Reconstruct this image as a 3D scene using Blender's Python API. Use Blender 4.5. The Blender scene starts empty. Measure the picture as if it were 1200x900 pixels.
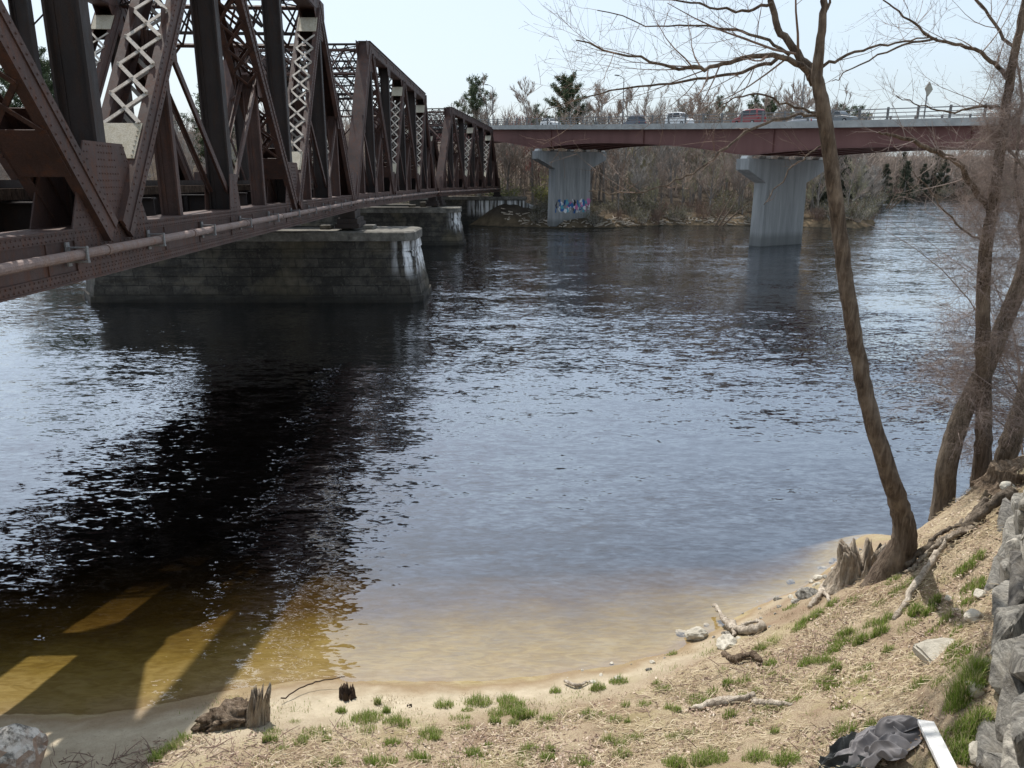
import bpy, bmesh, math, random
import numpy as np
from mathutils import Vector, Matrix, noise

R = math.radians
rnd = random.Random(11)
C = bpy.context.scene.collection
V = Vector

# ------------------------------------------------------------------ camera
H = 7.0
PITCH = R(14.81)
cam_d = bpy.data.cameras.new('camera')
cam = bpy.data.objects.new('camera', cam_d)
C.objects.link(cam)
cam.location = (0, 0, H)
cam.rotation_euler = (R(90) - PITCH, 0, 0)
cam_d.sensor_width = 36
cam_d.lens = 27
cam_d.clip_start = 0.1
cam_d.clip_end = 3000
bpy.context.scene.camera = cam
SP, CP = math.sin(PITCH), math.cos(PITCH)

def ray(px, py):
    xd = (px - 600) / 900; yd = (py - 450) / 900
    return V((xd, CP - SP * yd, -(SP + CP * yd)))

def at_y(px, py, Y):
    r = ray(px, py); return V((0, 0, H)) + r * (Y / r.y)

def at_z(px, py, z):
    r = ray(px, py); return V((0, 0, H)) + r * ((z - H) / r.z)

# ------------------------------------------------------------------ materials
M = {}
class NT:
    def __init__(s, name):
        s.m = bpy.data.materials.new(name); s.m.use_nodes = True
        s.t = s.m.node_tree; s.n = s.t.nodes; s.n.clear(); s.lk = s.t.links
        s.out = s.n.new('ShaderNodeOutputMaterial')
        M[name] = s.m
    def new(s, ty, **kw):
        nd = s.n.new('ShaderNode' + ty)
        for k, v in kw.items(): setattr(nd, k, v)
        return nd
    def set(s, sock, v):
        if hasattr(v, 'is_linked') or isinstance(v, bpy.types.NodeSocket): s.lk.new(v, sock)
        else: sock.default_value = v
    def pos(s, scale=(1, 1, 1), rot=(0, 0, 0), obj=False):
        if obj:
            src = s.new('TexCoord').outputs['Object']
        else:
            src = s.new('NewGeometry').outputs['Position']
        mp = s.new('Mapping'); mp.inputs['Scale'].default_value = scale; mp.inputs['Rotation'].default_value = rot
        s.lk.new(src, mp.inputs['Vector']); return mp.outputs[0]
    def noise(s, vec, scale, detail=4, rough=.55, dist=0):
        nd = s.new('TexNoise'); nd.inputs['Scale'].default_value = scale
        nd.inputs['Detail'].default_value = detail; nd.inputs['Roughness'].default_value = rough
        nd.inputs['Distortion'].default_value = dist
        s.lk.new(vec, nd.inputs['Vector']); return nd.outputs['Fac']
    def ramp(s, fac, stops, interp='LINEAR'):
        nd = s.new('ValToRGB'); cr = nd.color_ramp; cr.interpolation = interp
        while len(cr.elements) < len(stops): cr.elements.new(.5)
        for e, (p, c) in zip(cr.elements, stops):
            e.position = p
            e.color = (c, c, c, 1) if isinstance(c, (int, float)) else (*c, 1)
        s.lk.new(fac, nd.inputs[0]); return nd.outputs['Color']
    def maprange(s, v, a, b, c=0., d=1., smooth=False):
        nd = s.new('MapRange')
        if smooth: nd.interpolation_type = 'SMOOTHSTEP'
        s.lk.new(v, nd.inputs[0])
        for i, q in zip((1, 2, 3, 4), (a, b, c, d)): nd.inputs[i].default_value = q
        return nd.outputs[0]
    def math(s, op, a, b=None, c=None):
        nd = s.new('Math', operation=op)
        s.set(nd.inputs[0], a)
        if b is not None: s.set(nd.inputs[1], b)
        if c is not None: s.set(nd.inputs[2], c)
        return nd.outputs[0]
    def mix(s, fac, a, b, mode='MIX'):
        nd = s.new('Mix', data_type='RGBA', blend_type=mode)
        s.set(nd.inputs[0], fac)
        s.set(nd.inputs[6], a if not isinstance(a, tuple) else (*a, 1))
        s.set(nd.inputs[7], b if not isinstance(b, tuple) else (*b, 1))
        return nd.outputs[2]
    def bump(s, h, strength=.4, dist=.02, normal=None):
        nd = s.new('Bump'); nd.inputs['Strength'].default_value = strength; nd.inputs['Distance'].default_value = dist
        s.lk.new(h, nd.inputs['Height'])
        if normal is not None: s.lk.new(normal, nd.inputs['Normal'])
        return nd.outputs[0]
    def principled(s, col, rough=.8, normal=None, metal=0., spec=.3, **kw):
        p = s.new('BsdfPrincipled')
        s.set(p.inputs['Base Color'], col if not isinstance(col, tuple) else (*col, 1))
        s.set(p.inputs['Roughness'], rough); s.set(p.inputs['Metallic'], metal)
        p.inputs['Specular IOR Level'].default_value = spec
        if normal is not None: s.lk.new(normal, p.inputs['Normal'])
        for k, v in kw.items(): s.set(p.inputs[k], v)
        s.lk.new(p.outputs[0], s.out.inputs[0]); return p
    def island(s):
        return s.new('NewGeometry').outputs['Random Per Island']
    def sep(s):
        nd = s.new('SeparateXYZ'); s.lk.new(s.new('NewGeometry').outputs['Position'], nd.inputs[0]); return nd.outputs
    def zcoord(s):
        return s.sep()[2]

def simple(name, c0, c1, scale, rough=.8, bump=.3, bscale=None, bdist=.02, spec=.25, stretch=(1, 1, 1)):
    t = NT(name); p = t.pos(stretch)
    f = t.noise(p, scale, 6, .65)
    col = t.ramp(f, [(.3, c0), (.7, c1)])
    nb = t.bump(t.noise(p, bscale or scale * 4, 5, .7), bump, bdist)
    t.principled(col, rough, nb, spec=spec)

def steel(name, dark, mid, rust, pale):
    t = NT(name); p = t.pos()
    f = t.noise(p, .9, 6, .6); g = t.noise(t.pos((1, 1, .25)), 6, 6, .7)
    col = t.mix(t.ramp(f, [(.35, 0.), (.7, 1.)]), dark, mid)
    col = t.mix(t.ramp(g, [(.5, 0.), (.72, .75)]), col, rust)
    col = t.mix(t.ramp(t.noise(p, 2.3, 7, .75), [(.58, 0.), (.75, .5)]), col, pale)
    col = t.mix(t.ramp(t.noise(p, 40, 3, .6), [(.35, .35), (.6, 0.)]), col, (.02, .014, .012))
    nb = t.bump(t.noise(p, 35, 5, .7), .35, .01)
    t.principled(col, t.ramp(g, [(.3, .5), (.7, .8)]), nb, spec=.3)
steel('rusty_steel', (.055, .033, .028), (.105, .060, .050), (.15, .062, .034), (.155, .108, .094))
steel('dark_steel', (.024, .019, .018), (.042, .031, .028), (.06, .034, .023), (.058, .048, .043))
steel('sunlit_steel', (.50, .45, .39), (.60, .54, .47), (.36, .26, .18), (.66, .61, .54))  # paler steel for the lacing, its sunlit tone put into the colour
steel('pipe_steel', (.20, .145, .125), (.28, .205, .18), (.24, .13, .08), (.38, .33, .29))
steel('sunlit_batten_steel', (.48, .43, .33), (.58, .52, .41), (.42, .34, .22), (.62, .57, .47))  # battens lightened so the colour carries the sun on their upper faces
steel('grey_metal', (.20, .20, .20), (.28, .28, .28), (.24, .2, .18), (.36, .36, .36))

# granite courses of the old piers
t = NT('pier_stone')
tc = t.pos()
sx = t.new('SeparateXYZ'); t.lk.new(tc, sx.inputs[0])
cb = t.new('CombineXYZ')
t.lk.new(t.math('ADD', sx.outputs[0], t.math('MULTIPLY', sx.outputs[1], .8)), cb.inputs[0])
t.lk.new(t.math('ADD', sx.outputs[2], t.math('MULTIPLY', t.noise(tc, .6, 2), .10)), cb.inputs[1])
br = t.new('TexBrick'); t.lk.new(cb.outputs[0], br.inputs['Vector'])
br.inputs['Scale'].default_value = 1; br.inputs['Brick Width'].default_value = 1.35; br.inputs['Row Height'].default_value = .53
br.inputs['Mortar Size'].default_value = .022; br.inputs['Mortar Smooth'].default_value = .6; br.offset = .43; br.squash = 1.3; br.squash_frequency = 3
br.inputs['Color1'].default_value = (.05, .045, .038, 1); br.inputs['Color2'].default_value = (.095, .086, .072, 1); br.inputs['Mortar'].default_value = (.03, .028, .025, 1)
n1 = t.noise(tc, 1.4, 7, .7)
col = t.mix(t.ramp(n1, [(.42, .75), (.62, 0.)]), br.outputs['Color'], (.022, .021, .019))
col = t.mix(t.ramp(t.noise(tc, 7, 6, .7), [(.55, 0.), (.75, .55)]), col, (.16, .15, .125))
col = t.mix(t.ramp(t.noise(tc, .35, 3), [(.5, 0.), (.7, .4)]), col, (.17, .14, .085))
zz = sx.outputs[2]
col = t.mix(t.maprange(zz, .75, .25, 0, .75), col, (.03, .028, .024))
col = t.mix(t.maprange(zz, .1, -.15, 0, 1.), col, (.006, .005, .003))  # wet submerged stone, blackened further to paint in the murky water's absorption
streak = t.noise(t.pos((1.3, 1.3, .07)), 1.9, 5, .6)
sm = t.math('MULTIPLY', t.ramp(streak, [(.42, 0.), (.56, 1.)]), t.maprange(sx.outputs[0], -7.4, -6.2, 0, 1, True))
sm = t.math('MULTIPLY', sm, t.math('MULTIPLY', t.maprange(zz, 1.2, 2.4, 0, 1, True), t.maprange(zz, 4.1, 3.75, 0, 1, True)))
col = t.mix(t.math('MULTIPLY', sm, .92), col, (.78, .78, .78))
hb = t.math('ADD', t.math('MULTIPLY', br.outputs['Fac'], -1.), t.noise(tc, 5, 6, .7))
t.principled(col, .85, t.bump(hb, .9, .06), spec=.2)

t = NT('cap_stone'); p = t.pos()
col = t.ramp(t.noise(p, 1.6, 7, .7), [(.3, (.05, .047, .042)), (.55, (.16, .15, .13)), (.75, (.30, .285, .25))])
t.principled(col, .85, t.bump(t.noise(p, 8, 6, .7), .6, .05), spec=.2)

t = NT('concrete'); p = t.pos((1, 1, .12)); q = t.pos()
col = t.ramp(t.noise(p, 1.1, 6, .65), [(.3, (.20, .205, .205)), (.65, (.33, .335, .33))])
col = t.mix(t.ramp(t.noise(t.pos((1, 1, .05)), 2.6, 4, .6), [(.56, 0.), (.7, .6)]), col, (.42, .42, .41))
z = t.zcoord()
col = t.mix(t.maprange(z, 1.6, .9, 0, .55), col, (.10, .10, .09))
col = t.mix(t.maprange(z, .12, -.12, 0, 1.), col, (.012, .009, .005))  # below the waterline, light lost in murky water is painted as near-black concrete
t.principled(col, .9, t.bump(t.noise(q, 6, 6, .7), .3, .03), spec=.2)
simple('deck_concrete', (.30, .30, .29), (.45, .45, .43), .9, .9, .2)
simple('asphalt', (.045, .045, .047), (.065, .065, .066), 3, .9, .4)
t = NT('girder_paint'); p = t.pos((1, 1, .3))
col = t.ramp(t.noise(p, .5, 5, .6), [(.3, (.15, .068, .06)), (.7, (.20, .097, .085))])
col = t.mix(t.ramp(t.noise(p, 2.5, 6, .7), [(.6, 0.), (.8, .5)]), col, (.10, .05, .045))
t.principled(col, .6, None, spec=.3)
simple('bearing_white', (.62, .62, .6), (.75, .75, .72), 3, .7, .1)

def bark(name, c0, c1, c2, sc=9, depth=.025):
    sc = sc * (2.0 if sc >= 9 else 1); t = NT(name); p = t.pos((1, 1, .13)); q = t.pos()
    f = t.noise(p, sc, 7, .7, .6)
    col = t.ramp(f, [(.3, c0), (.52, c1), (.72, c2)])
    col = t.mix(t.ramp(t.noise(q, 3, 5, .6), [(.5, 0.), (.75, .45)]), col, tuple(min(1, x * 1.5) for x in c2))
    nb = t.bump(t.math('ADD', t.noise(p, sc * 1.6, 7, .75), t.math('MULTIPLY', t.noise(p, sc * .5, 4, .6, .8), 1.6)), 1., depth * 1.5)
    t.principled(col, .9, nb, spec=.15)
bark('bark_brown', (.045, .032, .024), (.135, .100, .074), (.27, .215, .165))
bark('bark_grey', (.06, .047, .036), (.16, .128, .097), (.29, .24, .19), 12)
bark('bark_far', (.14, .122, .108), (.22, .198, .18), (.31, .285, .26), 3, .01)
bark('twig_far', (.25, .225, .20), (.34, .31, .28), (.43, .40, .365), 2, .002)
bark('twig_brown', (.25, .198, .165), (.34, .275, .23), (.43, .355, .30), 2, .002)
bark('twig_olive', (.24, .225, .145), (.33, .31, .21), (.41, .39, .27), 2, .002)
bark('twig_red', (.27, .12, .105), (.37, .175, .155), (.43, .23, .20), 2, .002)
bark('twig_near', (.10, .065, .05), (.20, .14, .11), (.33, .24, .195), 6, .003)
bark('twig_pink', (.17, .13, .112), (.29, .23, .20), (.42, .345, .31), 6, .003)
bark('driftwood', (.16, .125, .095), (.44, .375, .30), (.66, .595, .50), 10, .02)
bark('rotten_wood', (.045, .03, .021), (.20, .145, .10), (.43, .345, .26), 9, .05)
bark('rotten_pale', (.12, .085, .06), (.45, .37, .285), (.68, .60, .49), 9, .05)
bark('dark_wood', (.025, .017, .012), (.07, .047, .033), (.16, .11, .08), 9, .03)
simple('plank_paint', (.58, .58, .57), (.72, .72, .71), 5, .55, .15, 30, .004)
simple('rock_pale', (.36, .33, .27), (.62, .58, .49), 3.2, .9, .7, 14, .03)
t = NT('rock_grey'); p = t.pos(); p2 = t.pos((3.2, 1, .7), (.4, .3, .5))
col = t.ramp(t.noise(p2, 5.5, 9, .75, .8), [(.3, (.045, .043, .042)), (.43, (.20, .195, .185)), (.56, (.40, .39, .365)), (.74, (.70, .68, .64))])
col = t.mix(1., col, t.ramp(t.island(), [(0, (.5, .48, .46)), (.5, (.9, .88, .83)), (1, (1.25, 1.2, 1.1))]), 'MULTIPLY')
col = t.mix(t.ramp(t.noise(p, 3., 6, .7), [(.52, 0.), (.7, .55)]), col, (.15, .125, .09))
t.principled(col, .88, t.bump(t.noise(p2, 9, 9, .75), 1., .06), spec=.2)
t = NT('boulder_stone'); p = t.pos()
nz = t.new('SeparateXYZ'); t.lk.new(t.new('NewGeometry').outputs['Normal'], nz.inputs[0])
col = t.ramp(t.noise(p, 5, 8, .7), [(.3, (.20, .13, .095)), (.6, (.36, .255, .185)), (.8, (.46, .35, .26))])
lich = t.ramp(t.noise(p, 9, 7, .7), [(.42, (.16, .15, .13)), (.55, (.62, .58, .52)), (.75, (.74, .70, .65))])
col = t.mix(t.maprange(nz.outputs[2], .35, .7), col, lich)
t.principled(col, .9, t.bump(t.noise(p, 16, 7, .7), .7, .04), spec=.2)

def foliage(name, stops, transl=.25, rough=.6):
    t = NT(name)
    col = t.ramp(t.island(), stops)
    p = t.principled(col, rough, None, spec=.2)
    tr = t.new('BsdfTranslucent'); t.lk.new(col, tr.inputs[0])
    mx = t.new('MixShader'); mx.inputs[0].default_value = transl
    t.lk.new(p.outputs[0], mx.inputs[1]); t.lk.new(tr.outputs[0], mx.inputs[2]); t.lk.new(mx.outputs[0], t.out.inputs[0])
foliage('pine_needles', [(0, (.045, .065, .035)), (.5, (.075, .10, .05)), (1, (.12, .145, .075))], .2)
foliage('spring_leaves', [(0, (.16, .18, .06)), (.5, (.24, .25, .09)), (1, (.34, .33, .13))], .3)
foliage('dull_leaves', [(0, (.12, .105, .065)), (.5, (.15, .145, .085)), (1, (.20, .19, .11))], .3)
foliage('fir_needles', [(0, (.035, .045, .028)), (.5, (.055, .065, .042)), (1, (.085, .095, .06))], .2)
foliage('green_grass', [(0, (.13, .205, .03)), (.4, (.20, .29, .05)), (.66, (.30, .37, .10)), (.78, (.42, .38, .20)), (1, (.55, .47, .30))], .4)
foliage('dry_grass', [(0, (.17, .12, .075)), (.35, (.34, .265, .165)), (.7, (.50, .415, .27)), (1, (.66, .58, .42))], .25, .8)
foliage('leaf_litter', [(0, (.17, .11, .085)), (.25, (.30, .21, .16)), (.55, (.44, .335, .25)), (.85, (.56, .45, .35)), (1, (.66, .57, .46))], .1, .8)
simple('bank_debris', (.07, .055, .045), (.26, .21, .16), 2.5, .9, .3)

# jacket and plank
t = NT('jacket_cloth'); p = t.pos()
col = t.ramp(t.noise(p, 5, 5, .6), [(.35, (.13, .125, .13)), (.7, (.215, .20, .20))])
t.principled(col, .75, t.bump(t.noise(p, 220, 2, .5), .25, .002), spec=.25, **{'Sheen Weight': .25})
t = NT('jacket_lining'); t.principled((.022, .025, .025), .55, t.bump(t.noise(t.pos(), 30, 4, .6), .5, .01), spec=.35)

# cars
def paint(name, c):
    t = NT(name); t.principled(c, .3, None, spec=.5, **{'Coat Weight': .6})
paint('paint_white', (.78, .78, .77)); paint('paint_red', (.27, .03, .03)); paint('paint_grey', (.16, .17, .18)); paint('paint_silver', (.45, .46, .48)); paint('paint_blue', (.05, .07, .11))
t = NT('car_glass'); t.principled((.02, .025, .03), .08, None, spec=.6)
t = NT('tyre_rubber'); t.principled((.02, .02, .02), .85)
t = NT('wheel_rim'); t.principled((.45, .45, .46), .35, None, metal=.8)
t = NT('lamp_lens'); t.principled((.75, .75, .72), .2)
t = NT('tail_lens'); t.principled((.45, .02, .02), .25)
t = NT('spray_blue'); t.principled((.03, .13, .36), .6)
t = NT('spray_pink'); t.principled((.55, .16, .36), .6)
t = NT('spray_white'); t.principled((.74, .74, .76), .6)
t = NT('spray_teal'); t.principled((.10, .36, .46), .6)
t = NT('spray_black'); t.principled((.03, .03, .05), .6)
simple('sign_back', (.33, .30, .24), (.42, .39, .32), 5, .5, .05)
simple('roof_white', (.75, .76, .78), (.82, .83, .84), 2, .6, .05)

# ground: bed, beach, bank, far woods floor, by true position
t = NT('ground_earth'); P = t.pos(); s = t.sep(); X_, Y_, Z_ = s[0], s[1], s[2]
zn = t.math('ADD', Z_, t.math('MULTIPLY', t.math('SUBTRACT', t.noise(P, 1.2, 4), .5), .34))
bed = t.ramp(t.maprange(zn, 0., -1.6), [(0, (.38, .315, .195)), (.09, (.34, .275, .125)), (.19, (.23, .175, .056)), (.33, (.09, .058, .016)), (.6, (.014, .009, .003)), (1, (.001, .001, .001))])  # bed darkens with depth: the water's light loss is baked into the colour
rip = t.noise(t.pos((1.0, 2.6, 1), (0, 0, .35)), 3.2, 3, .5, 1.2)
bed = t.mix(t.ramp(rip, [(.38, .6), (.62, 0.)]), bed, (.62, .55, .42), 'MULTIPLY')
caus = t.new('TexVoronoi'); caus.feature = 'DISTANCE_TO_EDGE'; caus.inputs['Scale'].default_value = 4.2
wob = t.new('Mix', data_type='VECTOR'); wob.inputs[0].default_value = .12
nzc = t.new('TexNoise'); nzc.inputs['Scale'].default_value = 4; t.lk.new(P, nzc.inputs['Vector'])
t.lk.new(t.pos((1, 1.7, 0)), wob.inputs[4]); t.lk.new(nzc.outputs['Color'], wob.inputs[5]); t.lk.new(wob.outputs[1], caus.inputs['Vector'])
bed = t.mix(t.math('MULTIPLY', t.ramp(t.noise(P, 2.2, 6, .7), [(.6, 0.), (.7, .75)]), t.maprange(X_, 1.0, 3.5, 0., 1.)), bed, (.4, .4, .42), 'MULTIPLY')
sand = t.ramp(t.noise(P, 2.2, 7, .7), [(.3, (.34, .285, .205)), (.6, (.47, .405, .30)), (.8, (.57, .50, .385))])
sand = t.mix(t.maprange(zn, .16, .04, 0, .85), sand, (.235, .165, .095))
sand = t.mix(t.ramp(t.noise(P, 24, 4, .6), [(.62, 0.), (.74, .5)]), sand, (.16, .11, .08))
dirt = t.ramp(t.noise(P, 2.6, 8, .72), [(.28, (.20, .158, .105)), (.5, (.35, .29, .195)), (.72, (.50, .435, .305))])
dirt = t.mix(t.ramp(t.noise(t.pos((1, 1, 1), (0, 0, .6)), 45, 5, .75), [(.45, 0.), (.62, .75)]), dirt, (.17, .11, .08))
dirt = t.mix(t.ramp(t.noise(P, 85, 3, .7), [(.55, 0.), (.66, .8)]), dirt, (.60, .50, .37))
dirt = t.mix(t.ramp(t.noise(P, 1.3, 6, .65), [(.46, 0.), (.64, .75)]), dirt, (.19, .128, .088))
dirt = t.mix(t.ramp(t.noise(t.pos((1, 1, 1), (.3, 0, 0)), 1.0, 5, .6), [(.54, 0.), (.7, .5)]), dirt, (.26, .25, .10))
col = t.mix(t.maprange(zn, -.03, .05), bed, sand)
col = t.mix(t.maprange(t.math('ADD', zn, t.math('MULTIPLY', X_, .05)), .22, .5), col, dirt)
far = t.ramp(t.noise(P, .35, 8, .75), [(.3, (.045, .037, .03)), (.55, (.08, .066, .053)), (.75, (.13, .108, .085))])
bankc = t.ramp(t.noise(P, .6, 7, .75), [(.35, (.075, .058, .04)), (.65, (.19, .145, .095))])
far = t.mix(t.math('MULTIPLY', t.maprange(zn, 2.2, .9), t.maprange(Y_, 145, 135)), far, bankc)
far = t.mix(t.maprange(zn, .25, .05), far, (.05, .045, .035))
col = t.mix(t.maprange(Y_, 60, 70), col, t.mix(t.maprange(zn, 0., -.3), far, (.006, .005, .004)))  # far bed near-black, deep-water light loss again put into the colour
hb = t.math('ADD', t.noise(P, 30, 6, .7), t.math('MULTIPLY', t.noise(P, 6, 5, .6), 1.5))
hb = t.math('ADD', hb, t.math('MULTIPLY', rip, t.maprange(Z_, .05, -.1, 0., 2.2)))
t.principled(col, 1.0, t.bump(hb, .55, .035), spec=0.)

# water: Fresnel mix of clear transmission and mirror reflection with real-scale ripples
t = NT('river_water'); P = t.pos()
def slope(sc, st, rot, amp, det=2, dist=.3):
    nd = t.new('TexNoise'); nd.inputs['Scale'].default_value = sc; nd.inputs['Detail'].default_value = det; nd.inputs['Distortion'].default_value = dist
    t.lk.new(t.pos(st, (0, 0, R(rot))), nd.inputs['Vector'])
    a = t.new('VectorMath', operation='SUBTRACT'); t.lk.new(nd.outputs['Color'], a.inputs[0]); a.inputs[1].default_value = (.5, .5, .5)
    b = t.new('VectorMath', operation='MULTIPLY'); t.lk.new(a.outputs[0], b.inputs[0]); b.inputs[1].default_value = (amp * .7, amp, 0)
    return b.outputs[0]
def vadd(a, b):
    nd = t.new('VectorMath', operation='ADD'); t.lk.new(a, nd.inputs[0]); t.lk.new(b, nd.inputs[1]); return nd.outputs[0]
flow = t.ramp(t.noise(t.pos((.22, 1.0, 1), (0, 0, R(-6))), .17, 5, .6, .8), [(.36, .5), (.62, 1.25)])
s = t.sep()
calm = t.math('MULTIPLY', t.maprange(s[1], 8.4, 16, .55, 1.0, True), t.maprange(s[1], 40, 90, 1.0, 1.35))
sl = vadd(vadd(slope(1.5, (.7, 1.7, 1), 22, .24), slope(4.6, (.5, 1.5, 1), -34, .24)), slope(11., (.5, 1.3, 1), 34, .36))
sl = vadd(sl, slope(.3, (.5, 1.2, 1), 5, .16))
vs = t.new('VectorMath', operation='SCALE'); t.lk.new(sl, vs.inputs[0]); t.lk.new(t.math('MULTIPLY', flow, calm), vs.inputs['Scale'])
va = t.new('VectorMath', operation='ADD'); t.lk.new(vs.outputs[0], va.inputs[0]); va.inputs[1].default_value = (0, 0, 1)
vn = t.new('VectorMath', operation='NORMALIZE'); t.lk.new(va.outputs[0], vn.inputs[0]); nb = vn.outputs[0]
lw = t.new('LayerWeight'); lw.inputs['Blend'].default_value = .5; t.lk.new(nb, lw.inputs['Normal'])
refl = t.math('ADD', .03, t.math('MULTIPLY', t.math('POWER', lw.outputs['Facing'], 2.15), .96))
gl = t.new('BsdfGlossy'); gl.inputs['Roughness'].default_value = .02; gl.inputs['Color'].default_value = (.93, .95, 1, 1); t.lk.new(nb, gl.inputs['Normal'])
tr = t.new('BsdfTransparent'); tr.inputs['Color'].default_value = (.93, .88, .78, 1)
mx = t.new('MixShader'); t.lk.new(refl, mx.inputs[0]); t.lk.new(tr.outputs[0], mx.inputs[1]); t.lk.new(gl.outputs[0], mx.inputs[2])
t.lk.new(mx.outputs[0], t.out.inputs[0])

# ------------------------------------------------------------------ mesh helpers
class MB:
    def __init__(s): s.v = []; s.f = []; s.mi = []; s.cur = 0
    def add(s, vs, fs):
        o = len(s.v); s.v.extend([tuple(v) for v in vs])
        for f in fs: s.f.append([i + o for i in f]); s.mi.append(s.cur)
    def box(s, lo, hi):
        x0, y0, z0 = lo; x1, y1, z1 = hi
        s.add([(x0, y0, z0), (x1, y0, z0), (x1, y1, z0), (x0, y1, z0), (x0, y0, z1), (x1, y0, z1), (x1, y1, z1), (x0, y1, z1)],
              [(0, 3, 2, 1), (4, 5, 6, 7), (0, 1, 5, 4), (1, 2, 6, 5), (2, 3, 7, 6), (3, 0, 4, 7)])
    def bar(s, p0, p1, a, w, b, h):
        """bar from p0 to p1, width w along a, height h along b"""
        p0, p1 = V(p0), V(p1); a = V(a).normalized() * (w / 2); b = V(b).normalized() * (h / 2)
        s.add([p0 - a - b, p0 + a - b, p0 + a + b, p0 - a + b, p1 - a - b, p1 + a - b, p1 + a + b, p1 - a + b],
              [(0, 1, 2, 3), (7, 6, 5, 4), (0, 4, 5, 1), (1, 5, 6, 2), (2, 6, 7, 3), (3, 7, 4, 0)])
    def prism(s, pts, off):
        """closed polygon (list of 3D) extruded by off"""
        n = len(pts); off = V(off); a = [V(p) for p in pts]
        s.add(a + [p + off for p in a], [tuple(range(n))[::-1], tuple(range(n, 2 * n))] + [(i, (i + 1) % n, n + (i + 1) % n, n + i) for i in range(n)])
    def tube(s, pts, rad, n=6, caps=True):
        pts = [V(p) for p in pts]; m = len(pts)
        if isinstance(rad, (int, float)): rad = [rad] * m
        d = (pts[1] - pts[0]).normalized()
        u = d.orthogonal().normalized(); vs = []
        for i in range(m):
            if i == 0: tg = pts[1] - pts[0]
            elif i == m - 1: tg = pts[-1] - pts[-2]
            else: tg = pts[i + 1] - pts[i - 1]
            if tg.length < 1e-9: tg = d
            tg = tg.normalized(); u = (u - tg * u.dot(tg))
            if u.length < 1e-6: u = tg.orthogonal()
            u.normalize(); w = tg.cross(u)
            for k in range(n):
                a = 2 * math.pi * k / n
                vs.append(pts[i] + (u * math.cos(a) + w * math.sin(a)) * rad[i])
        fs = [(i * n + k, i * n + (k + 1) % n, (i + 1) * n + (k + 1) % n, (i + 1) * n + k) for i in range(m - 1) for k in range(n)]
        if caps: fs += [tuple(range(n))[::-1], tuple(range((m - 1) * n, m * n))]
        s.add(vs, fs)
    def rivet(s, c, nrm, u, r=.022):
        c, nrm, u = V(c), V(nrm), V(u); w = nrm.cross(u)
        a = [c + (u * math.cos(k * 1.0472) + w * math.sin(k * 1.0472)) * r for k in range(6)]
        b = [c + nrm * r * .75 + (u * math.cos(k * 1.0472) + w * math.sin(k * 1.0472)) * r * .55 for k in range(6)]
        s.add(a + b, [(k, (k + 1) % 6, 6 + (k + 1) % 6, 6 + k) for k in range(6)] + [(6, 7, 8, 9, 10, 11)])
    def build(s, name, mat, parent=None, smooth=False, kind=None, label=None, base=None):
        me = bpy.data.meshes.new(name); vs = s.v
        if base is not None: vs = [(a - base[0], b - base[1], c - base[2]) for a, b, c in vs]
        me.from_pydata(vs, [], s.f); me.update()
        mats = mat if isinstance(mat, (list, tuple)) else [mat]
        for m_ in mats: me.materials.append(M[m_])
        if len(mats) > 1: me.polygons.foreach_set('material_index', s.mi)
        if smooth: me.polygons.foreach_set('use_smooth', [True] * len(me.polygons))
        o = bpy.data.objects.new(name, me); C.objects.link(o)
        if parent is not None: o.parent = parent
        if base is not None: o.location = base
        if kind: o['kind'] = kind
        if label: o['label'] = label
        return o

def tag(o, label, cat, group=None):
    o['label'] = label; o['category'] = cat
    if group: o['group'] = group
    return o

def thing(name, label, cat, loc=(0, 0, 0), rz=0., group=None):
    o = bpy.data.objects.new(name, None); C.objects.link(o); o.location = loc; o.rotation_euler = (0, 0, rz)
    o.empty_display_size = .3
    return tag(o, label, cat, group)

def dup(root, loc, rz=0., scale=1., label=None, group=None, mat=None):
    r = root.copy(); C.objects.link(r); r.location = loc; r.rotation_euler = (0, 0, rz)
    r.scale = scale if isinstance(scale, tuple) else (scale,) * 3
    if label: r['label'] = label
    if group: r['group'] = group
    for ch in list(root.children):
        c = ch.copy(); C.objects.link(c); c.parent = r
        for g in list(ch.children):
            d = g.copy(); C.objects.link(d); d.parent = c
    return r

def bevel(o, w=.02, seg=2):
    md = o.modifiers.new('edge', 'BEVEL'); md.width = w; md.segments = seg; md.limit_method = 'ANGLE'; md.angle_limit = R(35)
    return o

def sstep(a, b, x):
    t = np.clip((x - a) / (b - a), 0, 1); return t * t * (3 - 2 * t)

# ------------------------------------------------------------------ terrain
ctl = []
def cz(px, py, z): p = at_z(px, py, z); ctl.append((p.x, p.y, z))
for px, py in ((-150, 850), (0, 838), (130, 835), (300, 803), (420, 797), (520, 800), (620, 795), (710, 783), (790, 763), (850, 733), (940, 690), (985, 655), (1010, 625)): cz(px, py, 0.)
for a in ((20, 870, .2), (100, 885, .3), (200, 860, .28), (250, 850, .3), (330, 850, .42), (407, 818, .16), (450, 850, .5), (560, 890, .9), (600, 840, .45),
          (700, 830, .5), (700, 890, .95), (800, 800, .5), (800, 890, 1.2), (880, 765, .7), (950, 725, 1.0), (900, 850, 1.2), (1000, 700, 1.4), (1045, 672, 1.7), (1000, 800, 1.6),
          (1030, 880, 1.85), (1100, 760, 2.0), (1100, 680, 2.1), (1105, 603, 1.8), (1150, 710, 2.5), (1150, 560, 2.5), (1190, 580, 2.9), (1140, 890, 2.3), (1195, 720, 3.0), (1230, 540, 2.8)): cz(*a)
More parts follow.
